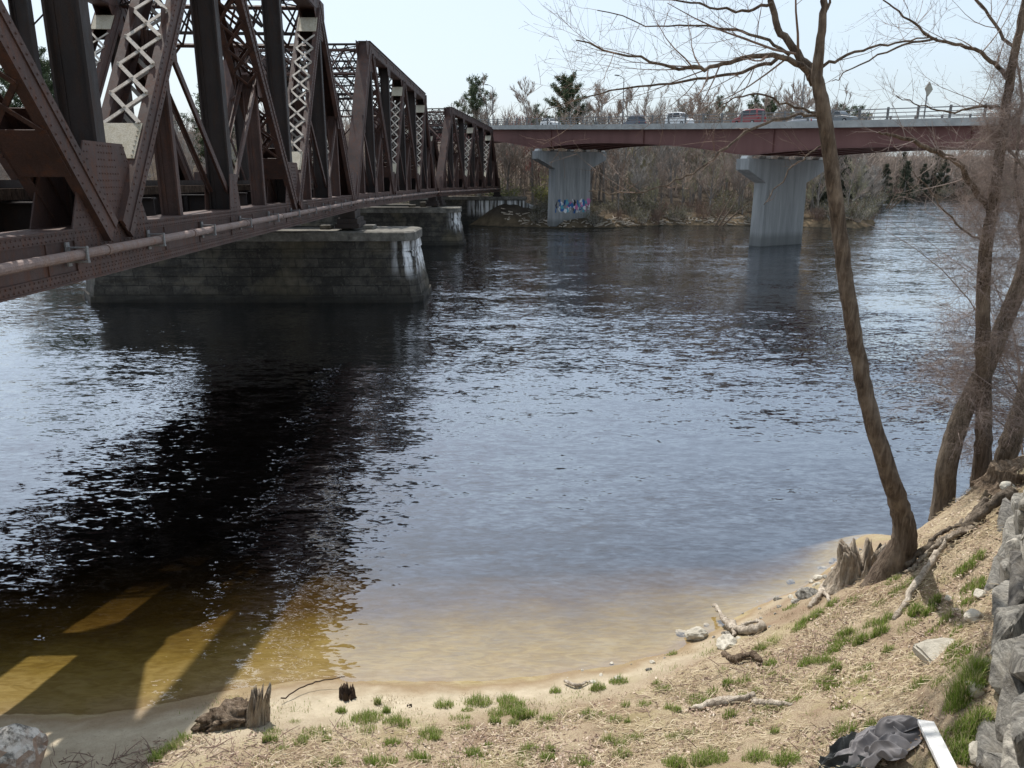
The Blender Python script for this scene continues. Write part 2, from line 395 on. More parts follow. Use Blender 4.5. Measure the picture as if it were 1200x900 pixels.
for a in ((0, 790, -.22), (130, 795, -.22), (300, 770, -.2), (450, 772, -.12), (600, 765, -.14), (700, 750, -.18), (790, 735, -.2), (850, 700, -.3), (940, 655, -.5),
          (100, 700, -.9), (0, 700, -.9), (300, 690, -.75), (600, 700, -.55), (450, 710, -.55), (800, 670, -.7), (950, 600, -1.3), (1050, 560, -1.5)): cz(*a)
for x in (-14, -7, 0, 7, 12): ctl += [(x, 18, -1.9), (x, 26, -2.8)]
for x in (-12, -6, 0, 5): ctl += [(x, 2.2, 3.6 if x > -5 else 2.6), (x, -1, 5.2)]
ctl += [(10, 3, 5), (8, 7, 3.9), (11, 9, 3.6), (9, 12, 1.0), (12, 14, -.6), (-10, 6, .9), (-13, 8, .2), (-12, 10.5, -.4)]
ca = np.array(ctl, float)
def tps(r2): return .5 * r2 * np.log(r2 + 1e-9)
nC = len(ca)
K = tps(((ca[:, None, :2] - ca[None, :, :2]) ** 2).sum(-1)) + np.eye(nC) * .15
A = np.zeros((nC + 3, nC + 3)); A[:nC, :nC] = K; A[:nC, nC] = 1; A[:nC, nC + 1:] = ca[:, :2]; A[nC:, :nC] = A[:nC, nC:].T
wts = np.linalg.solve(A, np.concatenate([ca[:, 2], np.zeros(3)]))

BX = [-500, -120, -60, -8, 1, 8, 15, 24, 40, 52, 60, 66, 111, 116, 150, 520]
BY = [160, 142, 134, 128, 122, 117.5, 119, 126, 125, 117, 128, 148, 235, 290, 320, 345]
def vnoise(x, y, sc, oct=4):
    out = np.empty(x.shape); fl = out.ravel(); xf = x.ravel(); yf = y.ravel()
    for i in range(xf.size): fl[i] = noise.fractal(V((xf[i] * sc, yf[i] * sc, 3.7)), .6, 2.1, oct)
    return out
def near_z(x, y):
    x = np.asarray(x, float); y = np.asarray(y, float)
    sh = x.shape; p = np.stack([x.ravel(), y.ravel()], 1); out = np.empty(len(p))
    for i in range(0, len(p), 4000):
        q = p[i:i + 4000]; k = tps(((q[:, None, :] - ca[None, :, :2]) ** 2).sum(-1))
        out[i:i + 4000] = k @ wts[:nC] + wts[nC] + q @ wts[nC + 1:]
    out = out.reshape(sh)
    prof = np.interp(y, [-60, 0, 3, 6, 9, 13, 24, 40], [5.4, 5.3, 3.2, 1.2, 0.0, -.9, -2.6, -3.4])
    w = sstep(10, 16, np.abs(x))
    z = out * (1 - w) + prof * w
    w2 = sstep(22, 30, y); z = z * (1 - w2) + (-3.4) * w2
    w3 = sstep(1.5, -1.5, y); z = z * (1 - w3) + 5.3 * w3
    return np.clip(z, -3.4, 5.6)
def far_z(x, y):
    yb = np.interp(x, BX, BY); d = y - yb
    up = 1.5 * (1 - np.exp(-np.maximum(d, 0) / 2.2)) + .055 * np.maximum(d, 0)
    kr = 1 - .9 * sstep(50, 90, x)
    up = up + (6 * sstep(25, 120, d) + 10 * sstep(100, 400, d)) * kr
    mound = 1.6 * np.exp(-(((x + 1) / 5) ** 2 + ((y - 127) / 4) ** 2))
    return np.where(d > 0, up, np.maximum(d * .5, -3.4)) + mound
def ground_z(x, y):
    x = np.asarray(x, float); y = np.asarray(y, float)
    w = sstep(50, 60, y)
    return near_z(x, y) * (1 - w) + far_z(x, y) * w
def gz(x, y): return float(ground_z(np.array([x]), np.array([y]))[0])

def lines(segs):
    out = []
    for a, b, st in segs: out += list(np.arange(a, b - 1e-6, st))
    return np.array(out + [segs[-1][1]])
gx = lines([(-500, -150, 25), (-150, -40, 5), (-40, -16, 2), (-16, -8, .5), (-8, 9, .07), (9, 16, .4), (16, 40, 2), (40, 130, 3), (130, 520, 20)])
gy = lines([(-60, -4, 8), (-4, 4.4, .4), (4.4, 12.5, .07), (12.5, 18, .4), (18, 60, 4), (60, 112, 6), (112, 150, 1.), (150, 260, 4), (260, 420, 10), (420, 900, 60)])
GX, GY = np.meshgrid(gx, gy)
GZ = ground_z(GX, GY)
land = sstep(.1, .7, GZ)
near = (GY < 40)
rough = vnoise(GX, GY, 1.1, 4) * .05 + vnoise(GX, GY, 5., 3) * .02
GZ = GZ + np.where(near, rough * (.25 + land) , vnoise(GX, GY, .12, 4) * .7 * sstep(.3, 3, GZ))
mb = MB()
nx, ny = len(gx), len(gy)
mb.v = [(float(a), float(b), float(c)) for a, b, c in zip(GX.ravel(), GY.ravel(), GZ.ravel())]
mb.f = [(j * nx + i, j * nx + i + 1, (j + 1) * nx + i + 1, (j + 1) * nx + i) for j in range(ny - 1) for i in range(nx - 1)]
mb.mi = [0] * len(mb.f)
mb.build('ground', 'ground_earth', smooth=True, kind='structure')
w = MB(); w.add([(-600, 3, 0), (600, 3, 0), (600, 900, 0), (-600, 900, 0)], [(0, 1, 2, 3)])
w.build('river_water', 'river_water', kind='structure')

# ------------------------------------------------------------------ railway truss spans
CH = .9          # bottom chord depth
def span(label, P0, P1, npan, top0, top1, W, z0, detail, lace_n):
    P0 = V(P0); P1 = V(P1); L = (P1 - P0).length; rz = math.atan2(-(P1 - P0).x, (P1 - P0).y)
    T = thing('railway_truss_span', label, 'truss bridge', (P0.x, P0.y, z0), rz, 'spans of the old railway truss bridge')
    pan = L / npan
    def tz(y): return top0 + (top1 - top0) * y / L          # top of the top chord
    def tc(y): return tz(y) - .4
    bc = .45
    ex, ez = V((1, 0, 0)), V((0, 0, 1))
    ht = 0.44
    def plate_member(name, p0, p1, xs, depth, laced=True, cover=False, half=ht, mat='rusty_steel', pitch=.86, rv=False, lit=True):
        """two side plates with lips, X lacing between them"""
        p0, p1 = V(p0), V(p1); d = (p1 - p0).normalized(); n = ex.cross(d)
        if n.z < 0 or (abs(n.z) < 1e-4 and n.y > 0): n = -n
        m = MB(); X = V((xs, 0, 0))
        for sg in (-1, 1):
            o = X + ex * (sg * half)
            m.bar(p0 + o, p1 + o, ex, .045, n, depth)
            for e in (-1, 1):
                q = X + ex * (sg * (half - .085)) + n * (e * (depth / 2 - .013))
                m.bar(p0 + q, p1 + q, ex, .125, n, .026)
                q2 = X + ex * (sg * (half + .036)) + n * (e * (depth / 2 - .085))
                m.bar(p0 + q2, p1 + q2, ex, .026, n, .17)
        if rv:
            ln = (p1 - p0).length; k = 0.3
            while k < ln - .2:
                for e in (-1, 1):
                    m.rivet(p0 + d * k + X + ex * (half + .05) + n * (e * (depth / 2 - .085)), ex, d, .024)
                k += .17
        o = m.build(name, mat, T)
        ln = (p1 - p0).length
        if laced:
            lm = MB(); k = 2.5; up = depth / 2 + .012; i = 0
            while k + pitch < ln - 1.6:
                for e in (-1, 1):
                    for sg in (-1, 1):
                        a = p0 + d * k + X + ex * (sg * (half - .07)) + n * (e * (up + (.026 if sg > 0 else 0)))
                        b = p0 + d * (k + pitch) + X - ex * (sg * (half - .07)) + n * (e * (up + (.026 if sg > 0 else 0)))
                        lm.bar(a, b, (b - a).cross(n), .085, n, .022)
                        if rv and e > 0:
                            for q in (a, b, (a + b) / 2): lm.rivet(q + n * .012, n, ex, .03)
                k += pitch; i += 1
            if lm.v: lm.build('lacing', 'sunlit_steel' if lit else 'rusty_steel', o)  # sunlit colour on members rising away, plain steel on the shaded ones
            for e in (-1, 1):
                for c0, c1 in ((1.55, 2.5), (ln - 1.6, ln - .7)):
                    bm_ = MB(); q = X + n * (e * (up + .004))
                    bm_.bar(p0 + d * c0 + q, p0 + d * c1 + q, ex, half * 2 - .02, n, .02)
                    if rv and e > 0:
                        kk = c0 + .08
                        while kk < c1:
                            for sg in (-1, 1): bm_.rivet(p0 + d * kk + q + ex * (sg * (half - .06)) + n * .011, n, ex, .026)
                            kk += .13
                    bm_.build('batten_plate', 'sunlit_batten_steel' if lit and e > 0 else 'rusty_steel', o)  # sunlit colour on upper battens only, undersides keep the darker steel
        if cover:
            cm = MB(); q = X + n * (depth / 2 + .016)
            cm.bar(p0 + q, p1 + q, ex, half * 2 + .1, n, .028)
            cm.build('cover_plate', mat, o)
        return o
    def post(name, y, xs, za, zb, half=.30, fl=.36, mat='dark_steel', flmat=None):
        m = MB()
        m.bar((xs, y, za), (xs, y, zb), ex, half * 2 - .05, V((0, 1, 0)), .03)
        for sg in (-1, 1):
            m.bar((xs + sg * half, y, za), (xs + sg * half, y, zb), ex, .05, V((0, 1, 0)), fl)
            for e in (-1, 1): m.bar((xs + sg * (half - .07), y + e * .028, za), (xs + sg * (half - .07), y + e * .028, zb), ex, .09, V((0, 1, 0)), .024)
        return m.build(name, mat, T)
    def gusset(y, xs, zb, zt, hw0, hw1, top=False):
        for sg in (-1, 1):
            m = MB(); x = xs + sg * .347 - .012
            pts = [(x, y - hw0, zb), (x, y + hw0, zb), (x, y + hw0, zb + (zt - zb) * .35), (x, y + hw1, zt), (x, y - hw1, zt), (x, y - hw0, zb + (zt - zb) * .35)]
            if top: pts = [(x, y - hw1, zb), (x, y + hw1, zb), (x, y + hw0, zb + (zt - zb) * .65), (x, y + hw0, zt), (x, y - hw0, zt), (x, y - hw0, zb + (zt - zb) * .65)]
            m.prism(pts, (.024, 0, 0))
            if detail and sg > 0 and xs == 0:
                z = zb + .09
                while z < zt - .05:
                    f = 1 if z < zb + (zt - zb) * .35 else 1 - (z - zb - (zt - zb) * .35) / ((zt - zb) * .65) * (1 - hw1 / hw0)
                    hw = hw0 * f
                    if z < 1.: ks = np.arange(-hw + .08, hw - .04, .17)
                    else: ks = [q for q in np.arange(-hw + .08, hw - .04, .11) if abs(abs(q) - hw * .55) > .14]
                    for q in ks:
                        if rnd.random() < .93: m.rivet((x + .024, y + q + (.04 if int(z / .12) % 2 else 0), z), ex, V((0, 1, 0)), .021)
                    z += .125
            m.build('gusset_plate', 'rusty_steel', T)
    for xs in (0., -W):
        det = detail and xs == 0
        # bottom chord
        m = MB()
        m.box((xs - .33, -.4, .03), (xs + .33, L + .4, CH - .03))
        for z in (.0, CH - .03): m.box((xs - .375, -.42, z), (xs + .375, L + .42, z + .03))
        for z in (.11, CH - .11): m.box((xs + .33, -.41, z - .08), (xs + .356, L + .41, z + .08)); m.box((xs - .356, -.41, z - .08), (xs - .33, L + .41, z + .08))
        y = 1.0; i = 0
        while y < L:
            dw = .05 if i % 2 else .5
            m.box((xs + .331, y - dw / 2, .2), (xs + .352, y + dw / 2, CH - .2)); y += pan / 3.2; i += 1
        if det:
            y = .2
            while y < L:
                for z in (.07, .15, CH - .15, CH - .07): m.rivet((xs + .356, y + (.06 if z in (.15, CH - .15) else 0), z), ex, V((0, 1, 0)), .021)
                y += .13
            y = 1.5
            while y < L:
                if (y % pan) < 1.7 or (y % pan) > pan - 1.7:
                    for z in (.3, .42, .54, .66): m.rivet((xs + .352, y, z), ex, V((0, 1, 0)), .02)
                y += .16
        m.build('bottom_chord', 'rusty_steel', T)
        # top chord
        m = MB(); y0, y1 = pan * .96, L - pan * .96
        m.prism([(xs - .34, y0, tz(y0) - .74), (xs - .34, y1, tz(y1) - .74), (xs - .34, y1, tz(y1) - .03), (xs - .34, y0, tz(y0) - .03)], (.68, 0, 0))
        m.prism([(xs - .42, y0 - .1, tz(y0) - .03), (xs - .42, y1 + .1, tz(y1) - .03), (xs - .42, y1 + .1, tz(y1)), (xs - .42, y0 - .1, tz(y0))], (.84, 0, 0))
        for dz in (.15, .62): m.prism([(xs + .34, y0, tz(y0) - dz - .08), (xs + .34, y1, tz(y1) - dz - .08), (xs + .34, y1, tz(y1) - dz + .08), (xs + .34, y0, tz(y0) - dz + .08)], (.03, 0, 0))
        y = y0 + .6
        while y < y1: m.box((xs + .34, y - .3, tz(y) - .55), (xs + .362, y + .3, tz(y) - .24)); y += pan / 2.3
        m.build('top_chord', 'rusty_steel', T)
        # web members
        for i in range(npan + 1):
            y = i * pan; isbot = i % 2 == 0
            if 0 < i < npan:
                post('vertical_post', y, xs, CH, tz(y) - .74)
                if isbot:
                    gusset(y, xs, .12, CH + 1.5, 1.6, .8); gusset(y, xs, tz(y) - 1.25, tz(y) - .1, .7, .45, True)
                else:
                    gusset(y, xs, .12, CH + 1.0, .55, .3); gusset(y, xs, tz(y) - 1.9, tz(y) - .1, 1.3, .5, True)
            else: gusset(y, xs, .12, CH + 1.3, .9, .4)
        for i in range(npan):
            ya, yb = i * pan, (i + 1) * pan; up = i % 2 == 0
            za, zb = (bc, tc(yb)) if up else (tc(ya), bc)
            a, b = V((0, ya, za)), V((0, yb, zb)); d = (b - a).normalized()
            if i in (0, npan - 1):
                plate_member('end_post', a, b, xs, .62, laced=False, cover=True, half=.36, rv=det)
            else:
                lo, hi = (a + d * .45, b - d * .5) if up else (a + d * .5, b - d * .45)
                if not up: lo, hi = hi, lo
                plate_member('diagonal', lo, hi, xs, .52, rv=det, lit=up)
            mid = (a + b) / 2
            post('sub_hanger', mid.y, xs, CH, mid.z, .2, .2, 'rusty_steel')
            gusset(mid.y, xs, mid.z - .65, mid.z + .45, .4, .25)
            ytgt = yb if up else ya
            s_ = MB()
            for sg in (-1, 1):
                q0 = V((xs + sg * .26, mid.y, mid.z - .1)); q1 = V((xs + sg * .26, ytgt + (-.25 if up else .25), CH + .5))
                dd = (q1 - q0).normalized(); s_.bar(q0, q1, ex, .03, ex.cross(dd), .19); s_.bar(q0 - ex * sg * .05, q1 - ex * sg * .05, ex, .09, ex.cross(dd), .024)
            s_.build('sub_strut', 'rusty_steel', T)
    # floor
    for i in range(npan * 2 + 1):
        y = i * pan / 2
        m = MB(); m.box((-W + .4, y - .02, .12), (-.4, y + .02, 1.28))
        for z in (.1, 1.28): m.box((-W + .4, y - .16, z), (-.4, y + .16, z + .035))
        for x in np.linspace(-W + 1, -1, 6): m.box((x - .05, y - .15, .14), (x + .05, y + .15, 1.27))
        m.build('floor_beam', 'dark_steel', T)
    m = MB()
    for x in (-W / 2 - 2.8, -W / 2 - 1.1, -W / 2 + 1.1, -W / 2 + 2.8):
        m.box((x - .02, 0, .5), (x + .02, L, 1.27)); m.box((x - .15, 0, 1.318), (x + .15, L, 1.35)); m.box((x - .15, 0, .47), (x + .15, L, .5))
    m.build('stringer', 'dark_steel', T)
    m = MB(); y = .2
    while y < L: m.box((-W / 2 - 3.05, y - .13, 1.352), (-W / 2 + 3.05, y + .13, 1.56)); y += .275
    m.build('tie', 'dark_wood', T)
    for x in (-W / 2 - 2.65, -W / 2 - 1.2, -W / 2 + 1.2, -W / 2 + 2.65):
        m = MB(); m.box((x - .035, 0, 1.57), (x + .035, L, 1.72)); m.box((x - .07, 0, 1.562), (x + .07, L, 1.59)); m.build('rail', 'dark_steel', T)
    # overhead bracing
    for i in range(1, npan):
        y = i * pan; zt = tz(y) - .15; dep = 1.5 if i % 2 else 1.1
        m = MB()
        for z in (zt, zt - dep):
            for sg in (-1, 1): m.bar((-W + .4, y + sg * .13, z), (-.4, y + sg * .13, z), V((0, 1, 0)), .1, ez, .09)
        n = 10
        for k in range(n):
            x0 = -W + .5 + (W - 1) * k / n; x1 = -W + .5 + (W - 1) * (k + 1) / n
            for q, (u, v) in enumerate(((zt, zt - dep), (zt - dep, zt))):
                m.bar((x0, y + .03 * q, u), (x1, y + .03 * q, v), V((0, 1, 0)), .025, (V((x1, 0, v)) - V((x0, 0, u))).cross(V((0, 1, 0))), .08)
        for sg, x in ((1, -.4), (-1, -W + .4)):
            m.bar((x, y, zt - dep - 1.5), (x - sg * 1.7, y, zt - dep), V((0, 1, 0)), .12, V((1, 0, 1)), .12)
        m.build('sway_brace', 'dark_steel', T)
    m = MB()
    for i in range(1, npan - 1):
        ya, yb = i * pan, (i + 1) * pan
        for q, (a, b) in enumerate((((-W + .3, ya), (-.3, yb)), ((-.3, ya), (-W + .3, yb)))):
            for hz in (.18, .5):
                p0 = V((a[0], a[1], tz(a[1]) - hz - .03 * q)); p1 = V((b[0], b[1], tz(b[1]) - hz - .03 * q))
                m.bar(p0, p1, (p1 - p0).cross(ez), .16, ez, .025)
            k = 22
            for j in range(k):
                f0 = j / k; f1 = (j + 1) / k; u, v = (.18, .5) if j % 2 else (.5, .18)
                p0 = V((a[0] + (b[0] - a[0]) * f0, a[1] + (b[1] - a[1]) * f0, tz(ya) - u)); p1 = V((a[0] + (b[0] - a[0]) * f1, a[1] + (b[1] - a[1]) * f1, tz(ya) - v))
                m.bar(p0, p1, (p1 - p0).cross(ez), .05, (p1 - p0).cross((p1 - p0).cross(ez)), .02)
    m.build('lateral_bracing', 'dark_steel', T)
    # portals in the plane of the end posts
    for e in (0, 1):
        yt = pan if e == 0 else L - pan; yb = 0 if e == 0 else L
        top = V((0, yt, tc(yt))); bot = V((0, yb, bc)); d = (bot - top).normalized()
        m = MB(); a, b = top + d * .15, top + d * 2.1
        for q in (a, b): m.bar(q + V((-W + .4, 0, 0)), q + V((-.4, 0, 0)), d, .16, ex.cross(d), .12)
        k = 8
        for j in range(k):
            x0 = -W + .5 + (W - 1) * j / k; x1 = x0 + (W - 1) / k
            for u, v in ((a, b), (b, a)):
                off = ex.cross(d) * (.03 if u is a else -.03)
                p0 = u + V((x0, 0, 0)) + off; p1 = v + V((x1, 0, 0)) + off; m.bar(p0, p1, (p1 - p0).cross(ex.cross(d)), .1, ex.cross(d), .03)
        for sg, x in ((1, -.4), (-1, -W + .4)): m.bar(top + d * 4.2 + ex * x, b + ex * (x - sg * 2.0), ex.cross(d), .2, d, .16)
        m.build('portal_frame', 'rusty_steel', T)
    # bearing shoes
    for y in (0, L):
        for xs in (0., -W):
            m = MB(); m.box((xs - .45, y - .5, -.45), (xs + .45, y + .5, -.02)); m.box((xs - .6, y - .7, -.75), (xs + .6, y + .7, -.45)); m.box((xs - .7, y - .85, -1.0), (xs + .7, y + .85, -.75))
            m.build('bearing_shoe', 'dark_steel', T)
    # utility pipe on the outer face
    m = MB(); m.tube([(.60, -1.2, .5), (.60, L + 1.2, .5)], .085, 12)
    y = 1.5
    while y < L: m.tube([(.60, y, .5), (.60, y + .12, .5)], .1, 12); y += 4.5
    pp = m.build('utility_pipe', 'pipe_steel', T, smooth=False)
    y = .5
    while y < L:
        k = MB(); k.box((.375, y - .04, .36), (.72, y + .04, .395)); k.box((.69, y - .03, .37), (.715, y + .03, .64)); k.box((.375, y - .04, .605), (.72, y + .04, .625)); k.box((.376, y - .06, .3), (.40, y + .06, .7))
        k.build('pipe_bracket', 'grey_metal', pp); y += 3.4
    return T
Z0 = 5.3
span('nearest rusty truss span, cut off by the left edge, with a pipe along its chord', (-7.09, -1.0), (-9.78, 47.0), 6, 10.0, 10.0, 9.0, Z0, True, 1)
span('middle rusty truss span between the two stone piers', (-10.1, 49.4), (-8.9, 88.6), 6, 10.9, 10.1, 9.0, Z0, False, 1)
span('farthest and smallest-looking truss span ending at the wooded bank', (-8.5, 91), (-2.4, 128), 6, 10.4, 9.3, 9.0, Z0, False, 1)

# ------------------------------------------------------------------ stone piers
def stone_pier(label, x0, x1, yf, yb, zt, ang):
    T = thing('stone_pier', label, 'bridge pier', ((x0 + x1) / 2, (yf + yb) / 2, -1), 0, 'stone piers of the railway bridge')
    bx, by = (x0 + x1) / 2, (yf + yb) / 2
    def ring(ex, ey, z, nose):
        a, b = (x1 - x0) / 2 - ex, (yb - yf) / 2 - ey
        return [(-a + 1.9 - nose, -b, z), (a - .5, -b, z), (a, -b + .7, z), (a, b - .7, z), (a - .5, b, z), (-a + 1.9 - nose, b, z), (-a, 0.35, z), (-a, -.35, z)]
    m = MB(); zs = [(-2.2, -.35, 0), (.38, -.18, 0), (.385, -.05, 0), (1.0, .05, .05), (1.05, .07, .05), (zt - 1.15, .42, .1), (zt - 1.14, .36, .1), (zt - .56, .40, .1)]
    vs = []
    for z, e, n_ in zs: vs += ring(e, e, z + 1, n_)
    fs = [(i * 8 + k, i * 8 + (k + 1) % 8, (i + 1) * 8 + (k + 1) % 8, (i + 1) * 8 + k) for i in range(len(zs) - 1) for k in range(8)] + [tuple(range((len(zs) - 1) * 8, len(zs) * 8))]
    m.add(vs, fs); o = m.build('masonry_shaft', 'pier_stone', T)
    m = MB(); vs = ring(.26, .26, zt - .56 + 1.003, .1) + ring(.24, .24, zt - .08 + 1, .1) + ring(.34, .34, zt + 1, .1)
    m.add(vs, [tuple(range(8))[::-1]] + [(i * 8 + k, i * 8 + (k + 1) % 8, (i + 1) * 8 + (k + 1) % 8, (i + 1) * 8 + k) for i in range(2) for k in range(8)] + [tuple(range(16, 24))])
    c = m.build('coping', 'cap_stone', T)
    for ob in (o, c):
        bmx = bmesh.new(); bmx.from_mesh(ob.data)
        bmesh.ops.subdivide_edges(bmx, edges=[e for e in bmx.edges if e.calc_length() > 1.2], cuts=14, use_grid_fill=True)
        for v in bmx.verts:
            q = v.co + ob.parent.location; nn = noise.fractal(q * 1.3, .6, 2.1, 4) * .09
            v.co += V((nn, -nn, nn * .3))
        bmx.to_mesh(ob.data); bmx.free()
    # blocks under the bearings
    for i, x in enumerate((-9.8 - bx, -18.7 - bx)):
        for k in range(3):
            b = MB(); w_ = .55 + .25 * rnd.random(); b.box((x - 1.9 + k * 1.3, -.7, zt + 1.0), (x - 1.9 + k * 1.3 + w_, .5, zt + 1.25 + .3 * (k % 2)))
            bevel(b.build('pedestal_stone', 'cap_stone', T), .04)
    return T
stone_pier('long dark stone pier under the first joint, white streaks on its upstream end', -26.6, -5.5, 45.3, 51.3, 4.15, 0)
stone_pier('smaller-looking stone pier farther off, under the second joint of the truss bridge', -25.5, -5.6, 86.8, 92.6, 4.15, 0)
# far abutment
T = thing('stone_abutment', 'dark stone abutment wall carrying the far end of the truss bridge', 'abutment', (-6, 128, -1))
m = MB(); m.box((-10.5, -1.2, -2), (8.2, 6, 5.1)); m.prism([(8.205, -1.2, -2), (8.205, 1.0, -2), (8.205, 1.0, 4.6), (8.205, -1.2, 4.6)], (4.5, 0, -1.4)); m.box((-16, -.6, -2), (-10.505, 5, 4.3))
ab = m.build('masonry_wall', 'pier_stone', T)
m = MB(); m.box((-10.7, -1.4, 5.103), (8.4, 2.2, 5.55)); m.build('coping', 'cap_stone', T)

# ------------------------------------------------------------------ road bridge
PA = V((3.4, 117.7, 0)); PB = V((24.3, 84.3, 0)); D = (PB - PA).normalized(); LAB = (PB - PA).length
N = V((-D.y, D.x, 0))
if N.y > 0: N = -N
N = -N                       # N points away from the camera side
S = -N
def rb(s_, off, z): q = PA + D * s_ + N * off; return V((q.x, q.y, z))
def deck_z(s_): return 14.55 - .052 * s_ + .00015 * max(0, s_ - 20) ** 2
def gdepth(s_):
    ph = ((s_ + LAB * 20) % LAB) / LAB; return 1.55 + 1.05 * (abs(2 * ph - 1) ** 2.2)
TB = thing('road_bridge', 'maroon steel girder road bridge with pale parapet crossing behind the truss', 'road bridge', (PA.x, PA.y, 0))
BASE = (PA.x, PA.y, 0)
def rbuild(m, name, mat, parent=None, label=None):
    me = m.build(name, mat, parent or TB, label=label); 
    for v in me.data.vertices: v.co -= V(BASE)
    return me
S0, S1 = -36., 92.
WID = 13.0               # deck width
st = np.arange(S0, S1 + .1, 2.0)
offs = [.55, 3.4, 6.4, 9.4, 12.3]
for gi, off in enumerate(offs):
    m = MB()
    for a, b in zip(st[:-1], st[1:]):
        za, zb = deck_z(a) - .35, deck_z(b) - .35
        m.prism([rb(a, off, za - gdepth(a)), rb(b, off, zb - gdepth(b)), rb(b, off, zb), rb(a, off, za)], N * .04)
        for q, w_ in ((za, 0), (za - gdepth(a), 1)):
            e = (zb, zb - gdepth(b))[w_]
            p = [rb(a, off - .22, q), rb(b, off - .22, e), rb(b, off + .26, e), rb(a, off + .26, q)]
            m.prism(p, (0, 0, -.05 if w_ else .05))
    if gi == 0:
        for s_ in np.arange(S0, S1, LAB / 2): m.prism([rb(s_, off - .16, deck_z(s_) - .36), rb(s_ + .05, off - .16, deck_z(s_) - .36), rb(s_ + .05, off - .16, deck_z(s_) - .35 - gdepth(s_)), rb(s_, off - .16, deck_z(s_) - .35 - gdepth(s_))], N * .15)
        for s0_, ln_ in ((-9, 8), (1.0, 8)):
            p = [rb(s0_, off - .03, deck_z(s0_) - 1.9), rb(s0_ + ln_, off - .03, deck_z(s0_ + ln_) - 1.6), rb(s0_ + ln_, off - .03, deck_z(s0_ + ln_) - 1.52), rb(s0_, off - .03, deck_z(s0_) - 1.8)]
            m.prism(p, N * .028)
    rbuild(m, 'girder', 'girder_paint')
def along(m, o0, o1, z0, z1):
    for a, b in zip(st[:-1], st[1:]):
        m.prism([rb(a, o0, deck_z(a) + z0), rb(b, o0, deck_z(b) + z0), rb(b, o0, deck_z(b) + z1), rb(a, o0, deck_z(a) + z1)], N * (o1 - o0))
m = MB(); along(m, -.35, WID + .35, -.29, 0.); rbuild(m, 'deck_slab', 'deck_concrete')
m = MB(); along(m, .7, WID - .7, .004, .05); rbuild(m, 'road_surface', 'asphalt')
for o0 in (-.35, WID - .2): m = MB(); along(m, o0, o0 + .55, .004, .32); rbuild(m, 'kerb', 'deck_concrete')
for o0 in (-.12, WID + .08):
    for z0, z1 in ((.55, .61), (.85, .91), (1.16, 1.24)):
        m = MB(); along(m, o0, o0 + .09, z0, z1); rbuild(m, 'rail', 'grey_metal')
    s_ = S0 + .5
    while s_ < S1:
        m = MB(); z = deck_z(s_) + .322
        m.prism([rb(s_, o0 + .1, z), rb(s_ + .16, o0 + .1, z), rb(s_ + .16, o0 + .1, z + 1.04), rb(s_, o0 + .1, z + 1.04)], N * .14)
        m.prism([rb(s_ - .08, o0 + .05, z), rb(s_ + .24, o0 + .05, z), rb(s_ + .24, o0 + .05, z + .05), rb(s_ - .08, o0 + .05, z + .05)], N * .048)
        rbuild(m, 'rail_post', 'grey_metal'); s_ += 2.75

def road_pier(label, s_, zb, graffiti=False):
    c = PA + D * s_; T = thing('concrete_pier', label, 'bridge pier', (c.x, c.y, zb), 0, 'concrete piers of the road bridge')
    ctr = WID / 2 - .15; ztop = deck_z(s_) - .35 - gdepth(s_) - .33 - zb
    hw = 6.35; cw = 3.3; th = .85
    m = MB()
    def pt(o, y, z): q = N * (o) + D * y; return (q.x, q.y, z)
    prof = [(ctr - cw * 1.06, -.6), (ctr + cw * 1.06, -.6), (ctr + cw, ztop - 2.5), (ctr + hw, ztop - 1.15), (ctr + hw, ztop), (ctr - hw, ztop), (ctr - hw, ztop - 1.15), (ctr - cw, ztop - 2.5)]
    m.prism([pt(o, -th, z) for o, z in prof], D * (2 * th))
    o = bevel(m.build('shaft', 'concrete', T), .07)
    for k in range(11 if graffiti else 0):
        m = MB(); oo = ctr - cw * .88 + k * cw * .176
        m.prism([pt(oo, th + .002, .1), pt(oo + .1, th + .002, .1), pt(oo + .1, th + .002, ztop - 2.4), pt(oo, th + .002, ztop - 2.4)], D * .03)
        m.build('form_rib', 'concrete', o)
    for off in offs:
        m = MB(); m.prism([pt(off - .42, -.45, ztop + .003), pt(off + .42, -.45, ztop + .003), pt(off + .3, -.4, ztop + .3), pt(off - .3, -.4, ztop + .3)], D * .9)
        m.build('bearing', 'bearing_white', T)
    if graffiti:
        m = MB(); r2 = random.Random(4)
        for i in range(26):
            m.cur = (0, 2, 0, 3, 1, 2, 4)[i % 7]; o0 = ctr - cw * .95 + (i % 13) * cw * .15; z0 = 1.3 + (i // 13) * .8 + r2.random() * .3
            pts = [V(pt(o0 + r2.uniform(-.1, .5) , th + .004 + .002 * i, z0 + r2.uniform(0, 1.1))) for _ in range(6)]
            cr = smooth_path(pts, 4)
            for a, b in zip(cr[:-1], cr[1:]):
                if (b - a).length > .01: m.bar(a, b, (b - a).cross(D), .13 + .05 * (i % 3), D, .002)
        for i in range(14):
            m.cur = r2.choice((0, 0, 2, 3, 1)); o0 = ctr - cw * .97 + r2.random() * cw * 1.65; z0 = 1.25 + r2.random() * 1.0
            e = th + .031 + i * .0015; k = 9
            m.prism([pt(o0 + .35 + (.22 + .18 * r2.random()) * math.cos(q * 6.283 / k), e, z0 + .35 + (.22 + .2 * r2.random()) * math.sin(q * 6.283 / k)) for q in range(k)], D * .001)
        m.build('graffiti', ['spray_blue', 'spray_pink', 'spray_white', 'spray_teal', 'spray_black'], o)
    return T

